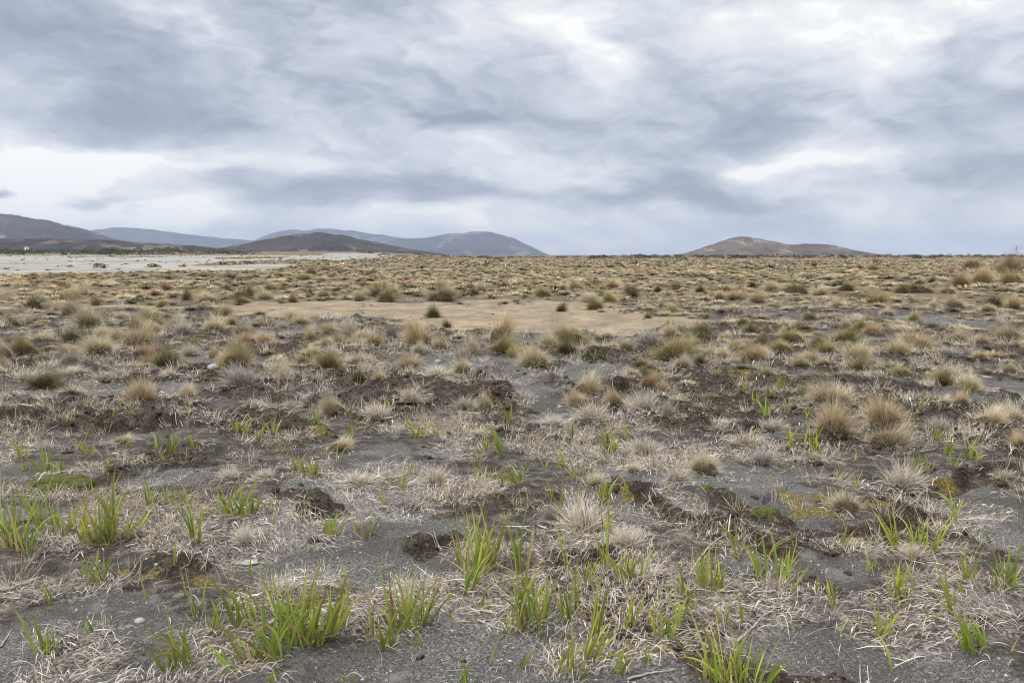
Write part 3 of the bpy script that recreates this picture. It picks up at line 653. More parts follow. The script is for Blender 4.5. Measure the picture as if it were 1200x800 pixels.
# ---------------------------------------------------------------- green sedges: x, y of base, height in the photo, leaves, lean, label
SED = [
(55,766,62,6,0,'ragged green sedge with dead leaves, alone near bottom left corner'),(108,741,34,3,-.5,'tiny bent sedge with a browned tip beside the ragged one'),(209,783,66,9,-.45,'green sedge fanning to the left, left of the biggest clump'),(230,724,58,3,-.1,'pair of slim upright blades above the left fanning sedge'),(272,784,48,5,-.6,'low sedge leaning left at the foot of the biggest clump'),(252,740,46,4,.1,'short sedge on the left flank of the biggest clump'),
(322,774,92,10,.05,'front sedge of the biggest clump, broad bright green leaves'),(294,776,62,5,-.35,'sedge with one long arching leaf, front left of the biggest clump'),(360,754,100,11,.0,'tallest sedge of the biggest clump, right of its centre'),(340,745,92,8,-.1,'sedge at the back centre of the biggest clump'),(378,746,84,7,.35,'sedge leaning right on the right flank of the biggest clump'),(284,737,72,7,-.15,'sedge at the back left of the biggest clump'),(399,735,60,3,.0,'slim two bladed sedge just right of the biggest clump'),(406,716,42,2,.1,'short single shoot behind the slim two bladed sedge'),
(433,750,66,2,.05,'single tall straight blade left of the forked sedge'),(453,761,62,5,.05,'forked sedge of few leaves beside a single tall blade'),(476,737,78,8,-.1,'bushy sedge with drooping yellow tips, bottom centre left'),(489,755,22,2,0,''),(491,732,58,5,.55,'sedge leaning right out of the bushy drooping one'),
(541,668,68,4,-.05,'dark slim blades on left side of the central dense clump'),(556,672,84,9,.05,'tallest sedge of the central dense clump'),(547,693,66,6,.5,'front sedge of the central dense clump, bent to the right'),(574,670,76,5,.15,'sedge on right side of the central dense clump'),(563,716,36,2,.8,'single blade lying far over to the right on litter'),(548,728,14,2,0,''),
(608,676,82,6,.05,'tall green sedge above the thick dark green sheaf'),(617,735,112,10,.1,'thick dark green sheaf of crossing blades, bottom centre'),(635,731,62,7,.1,''),(592,744,42,2,.1,''),(601,738,24,2,0,''),(631,743,26,3,0,''),
(664,672,84,3,.05,'very tall thin blade standing right of the thick sheaf'),(686,688,56,4,.4,''),(662,728,60,4,.05,''),(672,718,56,3,.08,''),(699,750,92,3,.1,'tall blade with a snapped brown top'),(690,772,64,6,.6,'sedge leaning right below the snapped brown top'),(661,790,62,6,0,'sedge at bottom edge, left of the leaning one'),(676,792,48,5,.05,''),(724,788,48,3,.3,''),
(712,668,62,4,0,''),(735,680,52,7,0,''),(753,677,42,2,0,''),(736,735,52,4,0,''),(780,747,66,6,-.25,'yellow edged sedge leaning left, one long leaf to upper left'),(793,736,50,4,0,''),(767,732,28,2,0,''),(796,700,52,4,.1,''),(823,690,70,5,-.1,''),(836,694,62,5,0,''),(808,716,40,3,.1,''),(848,732,62,2,.05,''),
(846,804,84,9,-.1,'large sedge cut by the bottom edge, right of centre'),(868,803,70,6,.0,''),(884,802,70,5,.5,'rightmost leaning leaves of the sedge group at bottom edge'),(895,678,62,5,-.2,''),(919,682,60,7,.25,'V shaped sedge with a long leaf pointing upper right'),(865,655,50,4,-.15,''),(979,708,36,3,-.05,''),
(1033,747,62,4,.1,'mostly dead orange sedge bent at the top'),(1048,705,56,5,.1,''),(1062,704,50,3,.05,''),(1112,717,60,4,-.2,''),(1138,680,42,4,0,''),(1178,690,62,6,-.1,'bright sedge near right edge with an orange tip'),(1166,688,48,3,-.2,''),(1189,686,22,2,.1,''),(1146,761,56,8,-.5,'thick sedge leaning left on grey sand, lower right corner'),(1094,726,22,3,-.2,''),
(1055,646,56,5,-.6,'green sedge with thick leaves arched over to the left'),(1078,642,46,6,.0,''),(1086,646,60,5,.5,'sedge pointing upper right beside the arched one'),(1068,640,32,3,0,''),(1118,612,46,3,.25,''),(988,640,32,3,.2,''),(1083,553,30,9,-.45,'bright green sedge sprouting from the dark clod'),(1096,517,24,5,.2,''),(1111,532,26,6,0,''),(1116,545,22,4,0,''),(1136,536,28,5,0,''),(1147,541,22,4,.1,''),
(955,529,34,7,-.1,'small green sedge at the foot of the largest tan tussock'),(926,524,28,3,0,''),(940,521,22,3,0,''),(984,562,20,3,0,''),(1001,572,26,3,0,''),(1065,497,20,3,.2,''),(1078,480,16,3,0,''),
(13,638,82,8,-.1,'tall sedge with yellow leaves at the left edge'),(27,645,62,5,.0,''),(34,648,50,4,.05,''),(46,621,68,6,-.1,''),(26,536,27,3,0,''),(53,556,40,6,-.1,''),(73,554,22,4,-.2,''),(32,551,22,3,.1,''),(95,527,22,4,0,''),(108,533,22,4,.1,''),(128,551,22,3,0,''),(69,622,46,5,-.15,''),(76,627,24,2,.1,''),
(101,637,52,6,-.1,''),(115,636,78,8,-.05,'tall sedge in the left green cluster, in front of the moss cushion'),(133,634,84,11,.15,'fullest sedge of the left green cluster, leaves spreading wide'),(150,630,46,5,.6,''),(89,618,46,4,-.1,''),(118,679,40,6,.05,'short leafy sedge below the left green cluster'),(106,677,34,4,-.1,''),(177,589,32,6,0,''),(201,588,30,5,-.1,''),(220,591,30,6,.05,''),(230,634,54,6,0,''),(240,606,28,3,0,''),
(277,606,56,10,-.05,'leafy sedge on a litter mound, right of the left cluster'),(296,599,32,4,.4,''),(262,606,42,4,0,''),(185,525,22,3,0,''),(201,532,28,5,.05,''),(229,526,22,3,0,''),(280,506,28,6,-.1,''),(288,509,24,5,.1,''),(304,516,26,4,.1,''),(320,508,22,4,.3,''),
(372,497,22,5,0,''),(410,511,18,3,0,''),(457,484,22,3,0,''),(491,513,26,7,0,''),(510,511,16,4,.1,''),(597,495,25,5,.05,'dark green shoot alone at the foot of the bare track'),(362,559,28,6,0,''),(373,559,25,4,.05,''),(349,551,28,4,-.1,''),(323,601,28,4,-.2,''),(390,627,36,5,0,''),(382,622,24,3,-.2,''),(431,629,33,4,.15,''),(451,591,25,2,-.05,''),(472,574,26,4,-.15,''),(482,556,18,2,-.1,''),
(559,548,26,3,-.2,''),(571,526,15,3,-.3,''),(590,536,46,5,-.45,'bright leaning blades left of the middle, pointing upper left'),(567,563,20,4,0,''),(580,563,20,4,0,''),(594,568,24,4,0,''),(608,568,34,5,-.3,''),(616,551,18,3,.1,''),(670,517,25,3,0,''),(708,529,38,8,-.05,'yellow green sedge of many blades left of the pale tufts'),(719,531,26,6,.05,''),(733,513,20,3,0,''),(661,547,26,4,-.15,''),(675,561,25,4,0,''),(691,561,25,4,.05,''),(706,587,42,7,0,'upright tufted sedge at the end of the dark scarp'),
(653,606,42,3,-.05,''),(679,592,30,4,0,''),(713,624,46,5,-.1,'sedge rising from the large pale shaggy tuft'),(885,471,18,4,0,''),(897,487,26,5,-.1,''),(925,482,18,4,0,''),(945,489,18,4,.1,''),(906,466,18,4,0,''),(872,458,16,5,0,''),(914,452,16,5,0,''),(935,462,18,5,.1,''),(893,440,14,5,0,''),(1010,482,16,4,0,''),(962,505,14,3,0,''),(1090,470,14,4,0,''),(1134,462,14,4,0,''),(320,797,20,3,-.1,''),(410,798,20,3,-.1,''),(545,803,40,4,0,''),
(520,572,14,2,0,''),(640,548,16,3,0,''),(760,570,0,0,0,''),(1020,668,30,4,.1,''),(930,640,26,3,.1,''),(960,690,22,3,0,''),
]
SED = [s for s in SED if s[2] > 0]
def szone(y):
    for lim, s in ((500, 'farthest back among the clods'), (535, 'between the moss mats and clods'), (565, 'level with the moss cushion'), (600, 'just nearer than the moss cushion'), (650, 'in the middle rows'), (700, 'above the nearest big clumps'), (740, 'among the nearest big clumps')):
        if y < lim: return s
    return 'along the bottom edge'
def slook(n): return 'sparse green sedges' if n <= 3 else ('thin green sedges' if n <= 4 else 'leafy green sedges')
sl = auto_labels(SED, lambda t: (slook(t[3]), szone(t[1])), lambda k, o, n: f"{o} of the {k[0]} {k[1]}" if o != 'only' else f"single {k[0][:-1]} {k[1]}")
px, py, pz, pt = place([s[0] for s in SED], [s[1] for s in SED])
def leaf_mesh(name, n, h, lean, seed, w=(.009, .016), spread=.28, bend=.5, rad=.02):
    r = R(seed)
    L = h * r.uniform(.45, 1.05, n); L[0] = h * 1.06
    ra = r.uniform(0, 2 * math.pi, n); rr = rad * np.sqrt(r.rand(n)) * (1 + n / 5)
    root = np.stack([rr * np.cos(ra), rr * np.sin(ra) * .8, np.full(n, -.025)], -1)
    tx = lean * .75 + r.normal(0, spread, n); ty = r.normal(0, spread, n)
    az = np.arctan2(ty, tx); l0 = np.hypot(tx, ty) * .7
    l1 = l0 + np.abs(r.normal(0, bend, n)) + .15 * abs(lean) + (r.rand(n) < .16) * r.uniform(.7, 1.7, n)
    half = np.pi / 2
    W = r.uniform(*w, n)
    # each leaf faces a way of its own; folded along its midrib
    tw = r.uniform(-1.3, 1.3, n); daz = r.normal(0, .4, n)
    K = 8; s = np.linspace(0, 1, K + 1); N = n
    pts = np.zeros((N, K + 1, 3)); pts[:, 0] = root; side = np.zeros((N, K + 1, 3)); nor = np.zeros((N, K + 1, 3))
    for k in range(K + 1):
        th = l0 + (l1 - l0) * s[k] ** 2.0; a = az + daz * s[k]
        T = np.stack([np.sin(th) * np.cos(a), np.sin(th) * np.sin(a), np.cos(th)], -1)
        S = np.stack([-np.sin(a), np.cos(a), 0 * a], -1); U = np.cross(T, S)
        t2 = tw + .8 * s[k] * np.sign(tw)
        side[:, k] = S * np.cos(t2)[:, None] + U * np.sin(t2)[:, None]; nor[:, k] = np.cross(T, side[:, k])
        if k < K: pts[:, k + 1] = pts[:, k] + T * (L / K)[:, None]
    wp = np.clip(.62 + 1.3 * s, 0, 1) * (1 - s ** 2.2) + .03
    wd = (W[:, None] * wp[None])[:, :, None] * .5
    V = np.stack([pts - side * wd, pts + nor * wd * .35, pts + side * wd], 2).reshape(-1, 3)
    b = (np.arange(N)[:, None] * (K + 1) + np.arange(K)[None]).ravel() * 3
    Q = np.concatenate([np.stack([b, b + 1, b + 4, b + 3], -1), np.stack([b + 1, b + 2, b + 5, b + 4], -1)])
    t = np.repeat(np.tile(s, N), 3); rn = np.repeat(r.rand(N), 3 * (K + 1))
    return mesh(name, V, Q, {'t': t, 'rnd': rn})
for i, (x, y, h, n, lean, _) in enumerate(SED):
    hm = h * py[i] / F * 1.22
    near = y > 560
    loc = (px[i], py[i], pz[i])
    nl = int(n * (2.0 if n >= 8 else 1.6)) + 1
    wsc = (.8 if hm < .2 else 1.0) * (1 if y > 580 else 1.35)
    fol = leaf_mesh('sedge_foliage', nl, hm, lean, 900 + i, (.008 * wsc, .0180 * wsc), .16 + .012 * n, .42, .013)
    if near:
        e = tag(empty('sedge', loc), sl[i], 'sedge', 'green sedges on the grey soil')
        link('foliage', fol, M['sedge'], e)
        link('dead_foliage', leaf_mesh('dead_sedge_foliage', 2 + n // 2, hm * .62, lean, 1900 + i, (.004, .010), .75, 1.0, .016), M['sedge_dead'], e)
    else:
        tag(link('sedge', fol, M['sedge'], None, loc), sl[i], 'sedge', 'green sedges on the grey soil')

r = R(911); cand = []
while len(cand) < 95:
    x, y = r.uniform(5, 1195), 470 + 320 * r.rand() ** 1.5
    if all((x - c[0]) ** 2 + (y - c[1]) ** 2 * 3 > 26 ** 2 for c in cand): cand.append((x, y))
qx, qy, qz, qt = place([c[0] for c in cand], [c[1] for c in cand])
for i in range(len(cand)):
    hm = r.uniform(.09, .2)
    o = link('sedge', leaf_mesh('sedge_foliage', r.randint(1, 4), hm, r.uniform(-.5, .5), 3000 + i, (.007, .014), .16, .4, .012), M['sedge'], None, (qx[i], qy[i], qz[i]))
    tag(o, 'thin single green shoot, one of many alike between the sedge clumps', 'sedge', 'single green shoots between the clumps')

# ---------------------------------------------------------------- litter, short dry grass, gravel, clods
def sample(n, r0, r1, seed, pw=1.0):
    r = R(seed); u = r.rand(n); rad = r0 * (r1 / r0) ** (u ** pw); a = r.uniform(-.64, .64, n)
    return rad * np.sin(a), rad * np.cos(a), r
# dead leaves and straws lying on the soil
X, Y, r = sample(150000, 2.4, 15, 701, .85)
m = masks(X, Y)
keep = r.rand(len(X)) < np.clip(.03 + .60 * sst(.15, .75, m['litt']) - .1 * m['sand'] * (1 - m['litt']), 0.015, 1) * (1 - m['tan'])
X, Y = X[keep], Y[keep]
for (tx, ty, tw) in taken:
    if ty < 14:
        k = int(70 * tw / .3 * (1 if ty < 9 else .5)); aa = r.uniform(0, 6.28, k); q = tw * r.uniform(.35, .95, k)
        X = np.concatenate([X, tx + q * np.cos(aa)]); Y = np.concatenate([Y, ty + q * np.sin(aa)])
n = len(X); K = 5
rad = np.hypot(X, Y)
L = r.uniform(.02, .085, n) * np.where(r.rand(n) < .07, 2.6, 1); W = r.uniform(.0013, .0034, n) * np.clip(rad / 5, .9, 2.2) * np.where(r.rand(n) < .08, 2.0, 1)
a = 2.2 * fbm(X / .9, Y / .9, 2, 133) + r.normal(0, .55, n) + np.where(r.rand(n) < .5, 0, math.pi) + .15; cv = r.normal(0, .32, n)
pts = np.zeros((n, K + 1, 3)); pts[:, 0, 0] = X; pts[:, 0, 1] = Y; sd = np.zeros((n, K + 1, 3))
for k in range(K + 1):
    th = a + cv * k / K
    sd[:, k, 0] = -np.sin(th); sd[:, k, 1] = np.cos(th)
    if k < K:
        pts[:, k + 1, 0] = pts[:, k, 0] + np.cos(th) * L / K; pts[:, k + 1, 1] = pts[:, k, 1] + np.sin(th) * L / K
tz = r.uniform(.002, .022, n)[:, None] + (np.abs(r.normal(0, .012, n)))[:, None] * np.sin(np.linspace(0, math.pi, K + 1))[None] + (r.rand(n) < .15)[:, None] * r.uniform(0, .05, n)[:, None] * np.linspace(0, 1, K + 1)[None]
pts[:, :, 2] = H(pts[:, :, 0].ravel(), pts[:, :, 1].ravel()).reshape(n, K + 1) + tz
wp = np.array([.5, 1, 1, .9, .7, .2]); sd[:, :, 2] = r.normal(0, .4, n)[:, None]
wd = W[:, None, None] * wp[None, :, None] * .5
V = np.stack([pts - sd * wd, pts + sd * wd], 2).reshape(-1, 3)
b = (np.arange(n)[:, None] * (K + 1) + np.arange(K)[None]).ravel() * 2
Q = np.stack([b, b + 1, b + 3, b + 2], -1)
u = r.rand(n)[:, None]
colr = np.where(u < .48, np.array([[.54, .49, .43]]), np.where(u < .76, np.array([[.24, .205, .17]]), np.where(u < .93, np.array([[.72, .68, .63]]), np.array([[.26, .17, .10]]))))
tint = np.repeat(colr, 2 * (K + 1), 0); rn = np.repeat(r.rand(n), 2 * (K + 1))
tag(link('dead_grass', mesh('dead_grass', V, Q, {'tint': tint, 'rnd': rn}), M['tint']), 'pale dead leaves and straws strewn over the grey soil', kind='stuff')
print('litter', n)
# short wisps of dry grass
X, Y, r = sample(12500, 3.2, 30, 711, .66)
m = masks(X, Y)
keep = r.rand(len(X)) < np.clip((.06 + .10 * sst(6, 9, np.hypot(X, Y))) + .55 * m['litt'] + .2 * fbm(X / 2, Y / 2, 2, 99), 0, 1) * (1 - .8 * m['sand']) * (1 - .93 * sst(.1, .6, m['tan']))
X, Y = X[keep], Y[keep]; nb = 26; N = len(X); n = N * nb; rad = np.hypot(X, Y)
sz = r.uniform(.05, .17, N) * np.clip(.7 + rad / 25, .8, 1.5)
c = np.repeat(np.stack([X, Y, H(X, Y)], -1), nb, 0); s = np.repeat(sz, nb)
az = r.uniform(0, 2 * math.pi, n); q = np.sqrt(r.rand(n))
root = c + np.stack([q * s * .6 * np.cos(az), q * s * .6 * np.sin(az), 0 * q - .008], -1)
a0 = np.repeat(r.uniform(0, 2 * math.pi, N), nb)
l0 = r.uniform(.1, 1.25, n); az2 = np.where(r.rand(n) < .5, a0 + r.normal(0, .6, n), az)
V, Q, t, rn = ribbons(root, az2, l0, l0 + r.uniform(.1, .9, n), s * r.uniform(.5, 1.25, n), np.repeat(.0022 * np.clip(rad / 4.5, .9, 4), nb) * r.uniform(.7, 1.4, n), 3, 1.2, r.uniform(-1, 1, n), daz=r.normal(0, .5, n))
cc = np.array([[.62, .55, .45], [.54, .46, .33], [.36, .315, .26], [.34, .31, .12]])[np.where(r.rand(N) < .05, 3, r.choice(3, N, p=[.5, .3, .2]))]
tint = np.repeat(np.repeat(cc, nb, 0), 8, 0) * (.75 + .35 * t)[:, None]
tag(link('dry_grass', mesh('dry_grass', V, Q, {'tint': tint, 'rnd': rn}), M['tint']), 'short wispy dry grass scattered over the near soil', kind='stuff')
print('wisps', N)
def lumps(n, r0, r1, seed, dens, s0, s1, level, mat, name, label, flat=.7, pw=.9):
    X, Y, r = sample(n, r0, r1, seed, pw)
    keep = r.rand(len(X)) < dens(X, Y); X, Y = X[keep], Y[keep]; N = len(X)
    B, T = ico(level); nv = len(B)
    s = s0 * (s1 / s0) ** (r.rand(N) ** 2.2)
    jit = 1 + r.normal(0, .16, (N, nv)); A = r.uniform(0, 2 * math.pi, N); ca, sa = np.cos(A), np.sin(A); st = r.uniform(.7, 1.5, N)
    v = B[None] * jit[:, :, None]
    x = v[..., 0] * st[:, None]; y = v[..., 1] / st[:, None]; z = v[..., 2] * flat
    v = np.stack([x * ca[:, None] - y * sa[:, None], x * sa[:, None] + y * ca[:, None], z], -1) * s[:, None, None]
    v += np.stack([X, Y, H(X, Y) + s * .18], -1)[:, None]
    TT = (T[None] + (np.arange(N) * nv)[:, None, None]).reshape(-1, 3)
    o = link(name, mesh(name, v.reshape(-1, 3), None, None, TT), mat); tag(o, label, kind='stuff')
    print(name, N)
lumps(16000, 2.4, 9, 721, lambda X, Y: .15 + .6 * masks(X, Y)['sand'], .0025, .008, 1, M['pebble'], 'gravel', 'fine grey pumice gravel on the near sand')
lumps(20000, 2.8, 26, 731, lambda X, Y: np.clip(sst(.25, .7, masks(X, Y)['peat']) * .9 + .03, 0, 1) * (.35 + .65 * sst(5, 8, np.hypot(X, Y))), .006, .034, 2, M['clod'], 'peat_rubble', 'dark brown crumbled peat clods on the eroded soil', .75, .7)

# ---------------------------------------------------------------- single stones, moss cushions, dead branches, shrubs
def one(name, V, T, mat, loc, label, cat, group=None, Q=None):
    return tag(link(name, mesh(name, V, Q, None, T, smooth=True), mat, None, loc), label, cat, group)
for i, (x, y, w, hgt, lab) in enumerate([(164,728,13,5,'pale bluish oval stone lying on grey sand near bottom left'),(293,659,20,3,'flat white stone slab above the biggest sedge clump'),(250,431,14,5,'flat pale stone beside the tall olive straw dome'),(183,662,5,3,'tiny white stone on dark sand above the oval stone'),(513,425,8,4,'small whitish stone by the straw tussock on dark clods')]):
    X, Y, Z, t = place(x, y); s = Y[0] / F
    B, T = ico(3); V = B * (1 + .12 * fbm(B[:, 0] * 1.3 + i * 5, B[:, 1] * 1.3 + B[:, 2], 2, i))[:, None] * np.array([w * s * .5, w * s * .42, hgt * s * .8])
    one('stone', V, T, M['stone'], (X[0], Y[0], Z[0] + hgt * s * .2), lab, 'stone')
for i, (x, y, w, hgt, lab) in enumerate([(66,574,78,16,'large dark green moss cushion behind the left green cluster'),(828,573,20,7,'small dark moss cushion on the grey sand patch edge'),(900,602,34,9,'low brown moss cushion by the yellow moss mat'),(540,520,0,0,'')]):
    if not w: continue
    X, Y, Z, t = place(x, y); s = Y[0] / F
    B, T = ico(5); n = fbm(B[:, 0] * 2 + i * 3, B[:, 1] * 2, 3, 21 + i); n2 = fbm(B[:, 0] * 14, B[:, 1] * 14 + B[:, 2] * 5, 2, 25)
    V = B * (1 + .16 * n + .035 * n2)[:, None] * np.array([w * s * .5, w * s * .36, hgt * s]); V[:, 2] = np.maximum(V[:, 2], -.03)
    one('moss_cushion', V, T, M['moss'], (X[0], Y[0] + w * s * .2, Z[0] - .015), lab, 'moss')
def branch(pts, rad, lab):
    q = np.array(pts, float); X, Y, Z, t = place(q[:, 0], q[:, 1]); Z = Z + rad * 1.2 + np.array([p[2] if len(p) > 2 else 0 for p in pts])
    P = np.stack([X, Y, Z], -1); u = np.linspace(0, len(P) - 1, len(P) * 6)
    P = np.stack([np.interp(u, np.arange(len(P)), P[:, k]) for k in range(3)], -1)
    P[1:-1] = (P[:-2] + P[1:-1] * 2 + P[2:]) / 4; P += rng.normal(0, rad * .25, P.shape)
    c = P[0].copy(); V, Q = tube(P - c, np.linspace(1, .45, len(P)) * rad)
    tag(link('dead_stick', mesh('dead_stick', V, Q, smooth=True), M['twig'], None, tuple(c)), lab, 'stick', 'bleached sticks on the soil')
branch([(-20,697),(10,692),(34,684),(46,678)], .009, 'thicker bleached stick at left edge of the photo')
branch([(-10,704),(15,700),(40,694)], .005, 'thin bleached stick just below the thicker one at left')
branch([(122,748),(131,738),(135,748),(142,755),(150,750)], .004, 'curled bleached stick right of the tiny bent sedge')
branch([(806,676),(820,655),(832,640),(846,630),(858,622)], .006, 'crooked white stick leaning up near the V shaped sedge')
branch([(862,754),(880,738),(895,722),(912,712)], .006, 'forked white stick on litter below the V shaped sedge')
branch([(560,728),(572,733),(590,740)], .006, 'straight pale stick left of the thick dark green sheaf')
branch([(735,797),(760,790),(790,786)], .005, 'pale stick lying along the bottom edge')
branch([(0,760),(8,748),(14,738)], .004, 'short white stick left of the ragged sedge')

def leaf_cloud(n, seed, dome=True, leaf=.05):
    r = R(seed)
    d = r.normal(0, 1, (n, 3)); d /= np.linalg.norm(d, axis=1)[:, None]; d[:, 2] = np.abs(d[:, 2])
    ctr = r.normal(0, 1, (9, 3)); ctr /= np.linalg.norm(ctr, axis=1)[:, None]; ctr[:, 2] = np.abs(ctr[:, 2])
    lump = np.max(np.exp(-((d[:, None] - ctr[None]) ** 2).sum(-1) / .18), 1)
    p = d * (.30 + .22 * lump * r.uniform(.5, 1, n) + .06 * r.rand(n))[:, None]
    a = r.normal(0, 1, (n, 3)); a = a / np.linalg.norm(a, axis=1)[:, None] + d * .7; a /= np.linalg.norm(a, axis=1)[:, None]
    s = np.cross(a, r.normal(0, 1, (n, 3))); s /= np.linalg.norm(s, axis=1)[:, None]
    l = leaf * r.uniform(.6, 1.4, n)[:, None]
    V = np.stack([p, p + a * l * .5 + s * l * .3, p + a * l, p + a * l * .5 - s * l * .3], 1).reshape(-1, 3)
    V[:, 2] = np.maximum(V[:, 2], -.02)
    return V, np.arange(n * 4).reshape(-1, 4), {'rnd': np.repeat(r.rand(n), 4), 't': np.tile([0, .5, 1, .5], n).astype(float)}
M['shrub'] = blade_material('shrub_leaf', (.05, .06, .018), (.075, .085, .022), (.17, .15, .035), transl=.15)
M['bush'] = blade_material('dune_bush_leaf', (.045, .065, .025), (.08, .115, .04), (.13, .165, .065), transl=.1)
SHR = []
for i in range(3):
    V, Q, at = leaf_cloud(900, 40 + i); SHR.append(set_mat(mesh('shrub_foliage', V, Q, at), M['shrub']))
BSH = []
for i in range(3):
    V, Q, at = leaf_cloud(260, 60 + i, leaf=.13); BSH.append(set_mat(mesh('bush_foliage', V, Q, at), M['bush']))
def stems(seed):
    r = R(seed); parts = []
    for k in range(7):
        a = r.uniform(0, 6.28); P = np.array([[0, 0, -.03], [.1 * math.cos(a), .1 * math.sin(a), .13], [.26 * math.cos(a), .26 * math.sin(a), .32]])
        V, Q = tube(P, np.array([.02, .014, .006]), 5); parts.append((V, Q, {}))
    V, Q, _ = join(parts); return mesh('stem', V, Q)
STEM = set_mat(stems(5), M['twig'])
for i, (x, y, w, hgt, lab) in enumerate([(697,422,32,20,'dark green leafy shrub on dark soil below the tan flat'),(164,353,11,9,'small dark shrub among straw tussocks left of the tan flat'),(800,306,14,8,'dark shrub showing against the foot of the tawny hill')]):
    X, Y, Z, t = place(x, y); s = Y[0] / F
    e = tag(empty('shrub', (X[0], Y[0], Z[0])), lab, 'shrub'); e.scale = (w * s, w * s, hgt * s / .52); e.rotation_euler.z = i * 2.
    link('foliage', SHR[i], None, e); link('stem', STEM, None, e)
# green bushes along the top of the white sand, all the far scrub
r = R(88)
bx = [(2,303,17,8),(13,300,9,5),(22,303,13,7),(33,301,10,6),(46,300,12,6),(63,301,11,5),(75,303,8,5),(88,302,10,6),(100,300,12,6),(112,302,10,5),(124,303,12,8),(133,302,12,8),(143,302,12,7),(152,300,9,6),(163,299,13,7),(172,301,7,4),(184,298,12,6),(197,297,13,6),(207,297,9,5),(221,296,12,5),(236,295,11,5),(250,294,10,5),(262,293,8,4)]
for i, (x, y, w, hgt) in enumerate(bx):
    X, D = None, 325 + r.uniform(-12, 12) + max(0, x - 150) * 1.6 + (303 - y) * 12
    d = raydir(x, 299); X = d[0] / d[1] * D
    s = D / F; o = tag(link('bush', BSH[i % 3], None, None, (X, D, float(H(np.array([X]), np.array([D]))[0]) - .1)), f"{(ORD + ['third from right', 'second from right', 'rightmost'])[i]} of the dark green bushes edging the white sand", 'bush', 'bushes along the white sand')
    o.scale = (w * s * 1.15, w * s * 1.0, hgt * s * 1.75); o.rotation_euler.z = r.uniform(0, 6.28)
for i, (x, y, w, hgt, lab) in enumerate([(117,314,14,7,'brown clump of scrub alone on the white sand'),(180,313,16,5,'low scrub clump on white sand, right of the brown clump'),(21,317,5,2,'tiny dark bush on the white sand at far left')]):
    X, Y, Z, t = place(x, y); s = Y[0] / F
    o = tag(link('bush', BSH[i], None, None, (X[0], Y[0], Z[0] - .05)), lab, 'bush'); o.scale = (w * s, w * s, hgt * s * 1.8)
# scrub massed along the horizon
parts = []
for (n, x0, x1, d0, d1, h0, h1, sd) in ((190, 690, 1240, 330, 700, 1.0, 2.6, 1), (230, -30, 300, 345, 520, .8, 1.7, 2), (70, 420, 720, 300, 620, .8, 1.5, 3)):
    r = R(700 + sd)
    for k in range(n):
        x = r.uniform(x0, x1); D = r.uniform(d0, d1); d = raydir(x, 299); X = d[0] / d[1] * D; Z = float(H(np.array([X]), np.array([D]))[0])
        V, Q, at = leaf_cloud(60, 7000 + sd * 500 + k, leaf=.2); hh = r.uniform(h0, h1) * 1.5; ww = r.uniform(2.5, 7)
        V = V * np.array([ww, ww, hh]) + np.array([X, D, Z - .1])
        base = np.array([[.055, .052, .03], [.10, .08, .05], [.045, .055, .025], [.13, .09, .06]])[r.randint(4)] * r.uniform(.8, 1.3)
        parts.append((V, Q, {'rnd': at['rnd'], 'tint': np.repeat(base[None], len(V), 0)}))
V, Q, at = join(parts)
tag(link('undergrowth', mesh('undergrowth', V, Q, at), M['tint']), 'dark scrub massed along the horizon of the plain', kind='stuff')

# ---------------------------------------------------------------- pylon and hut, far off
def beam(a, b, w): return tube(np.array([a, b], float), w, 4)
D = 1500.; d = raydir(1191, 299); PX = d[0] / d[1] * D
e = tag(empty('pylon', (PX, D, 1.2)), 'faint steel power pylon with two crossarms on the far horizon', 'pylon')
parts = []
Ht = 18.
for sx in (-1, 1):
    for sy in (-1, 1):
        V, Q = beam((sx * 2.6, sy * 2.6, -1), (sx * .5, sy * .5, Ht), .16); parts.append((V, Q, {}))
for k in range(7):
    z0, z1 = k * Ht / 7, (k + 1) * Ht / 7; w0, w1 = 2.6 - 2.1 * z0 / Ht, 2.6 - 2.1 * z1 / Ht
    for sy in (-1, 1):
        for sg in (-1, 1):
            V, Q = beam((-sg * w0, sy * w0, z0), (sg * w1, sy * w1, z1), .09); parts.append((V, Q, {}))
            V, Q = beam((sy * w0, -sg * w0, z0), (sy * w1, sg * w1, z1), .09); parts.append((V, Q, {}))
V, Q, _ = join(parts); link('mast', mesh('mast', V, Q), M['steel'], e)
for z, w in ((11.5, 10.), (16.5, 12.)):
    parts = []
    for sx in (-1, 1):
        for a, b, ww in (((0, -.5, z), (sx * w, 0, z + .4), .16), ((0, .5, z), (sx * w, 0, z + .4), .16), ((0, 0, z + 1.4), (sx * w, 0, z + .4), .14), ((sx * w * .95, 0, z + .4), (sx * w * .95, 0, z - 1.4), .12), ((sx * w * .55, 0, z + .6), (sx * w * .55, 0, z - 1.2), .12)):
            V, Q = beam(a, b, ww); parts.append((V, Q, {}))
    V, Q, _ = join(parts); link('crossarm', mesh('crossarm', V, Q), M['steel'], e)
def box(x0, x1, y0, y1, z0, z1):
    V = np.array([[x, y, z] for z in (z0, z1) for y in (y0, y1) for x in (x0, x1)], float)
    Q = np.array([[0, 2, 3, 1], [4, 5, 7, 6], [0, 1, 5, 4], [2, 6, 7, 3], [0, 4, 6, 2], [1, 3, 7, 5]]); return V, Q
D = 880.; d = raydir(32, 299); HX = d[0] / d[1] * D
hz = CAMZ + (299 - 292.0) / F * D
e = tag(empty('hut', (HX, D, hz)), 'tiny white hut below the heath hill at far left', 'hut'); e.rotation_euler.z = .2; e.scale = (.7, .7, .7)
V, Q = box(-2.6, 2.6, -1.8, 1.8, -6, 2.3); link('wall', mesh('wall', V, Q), M['hutwall'], e)
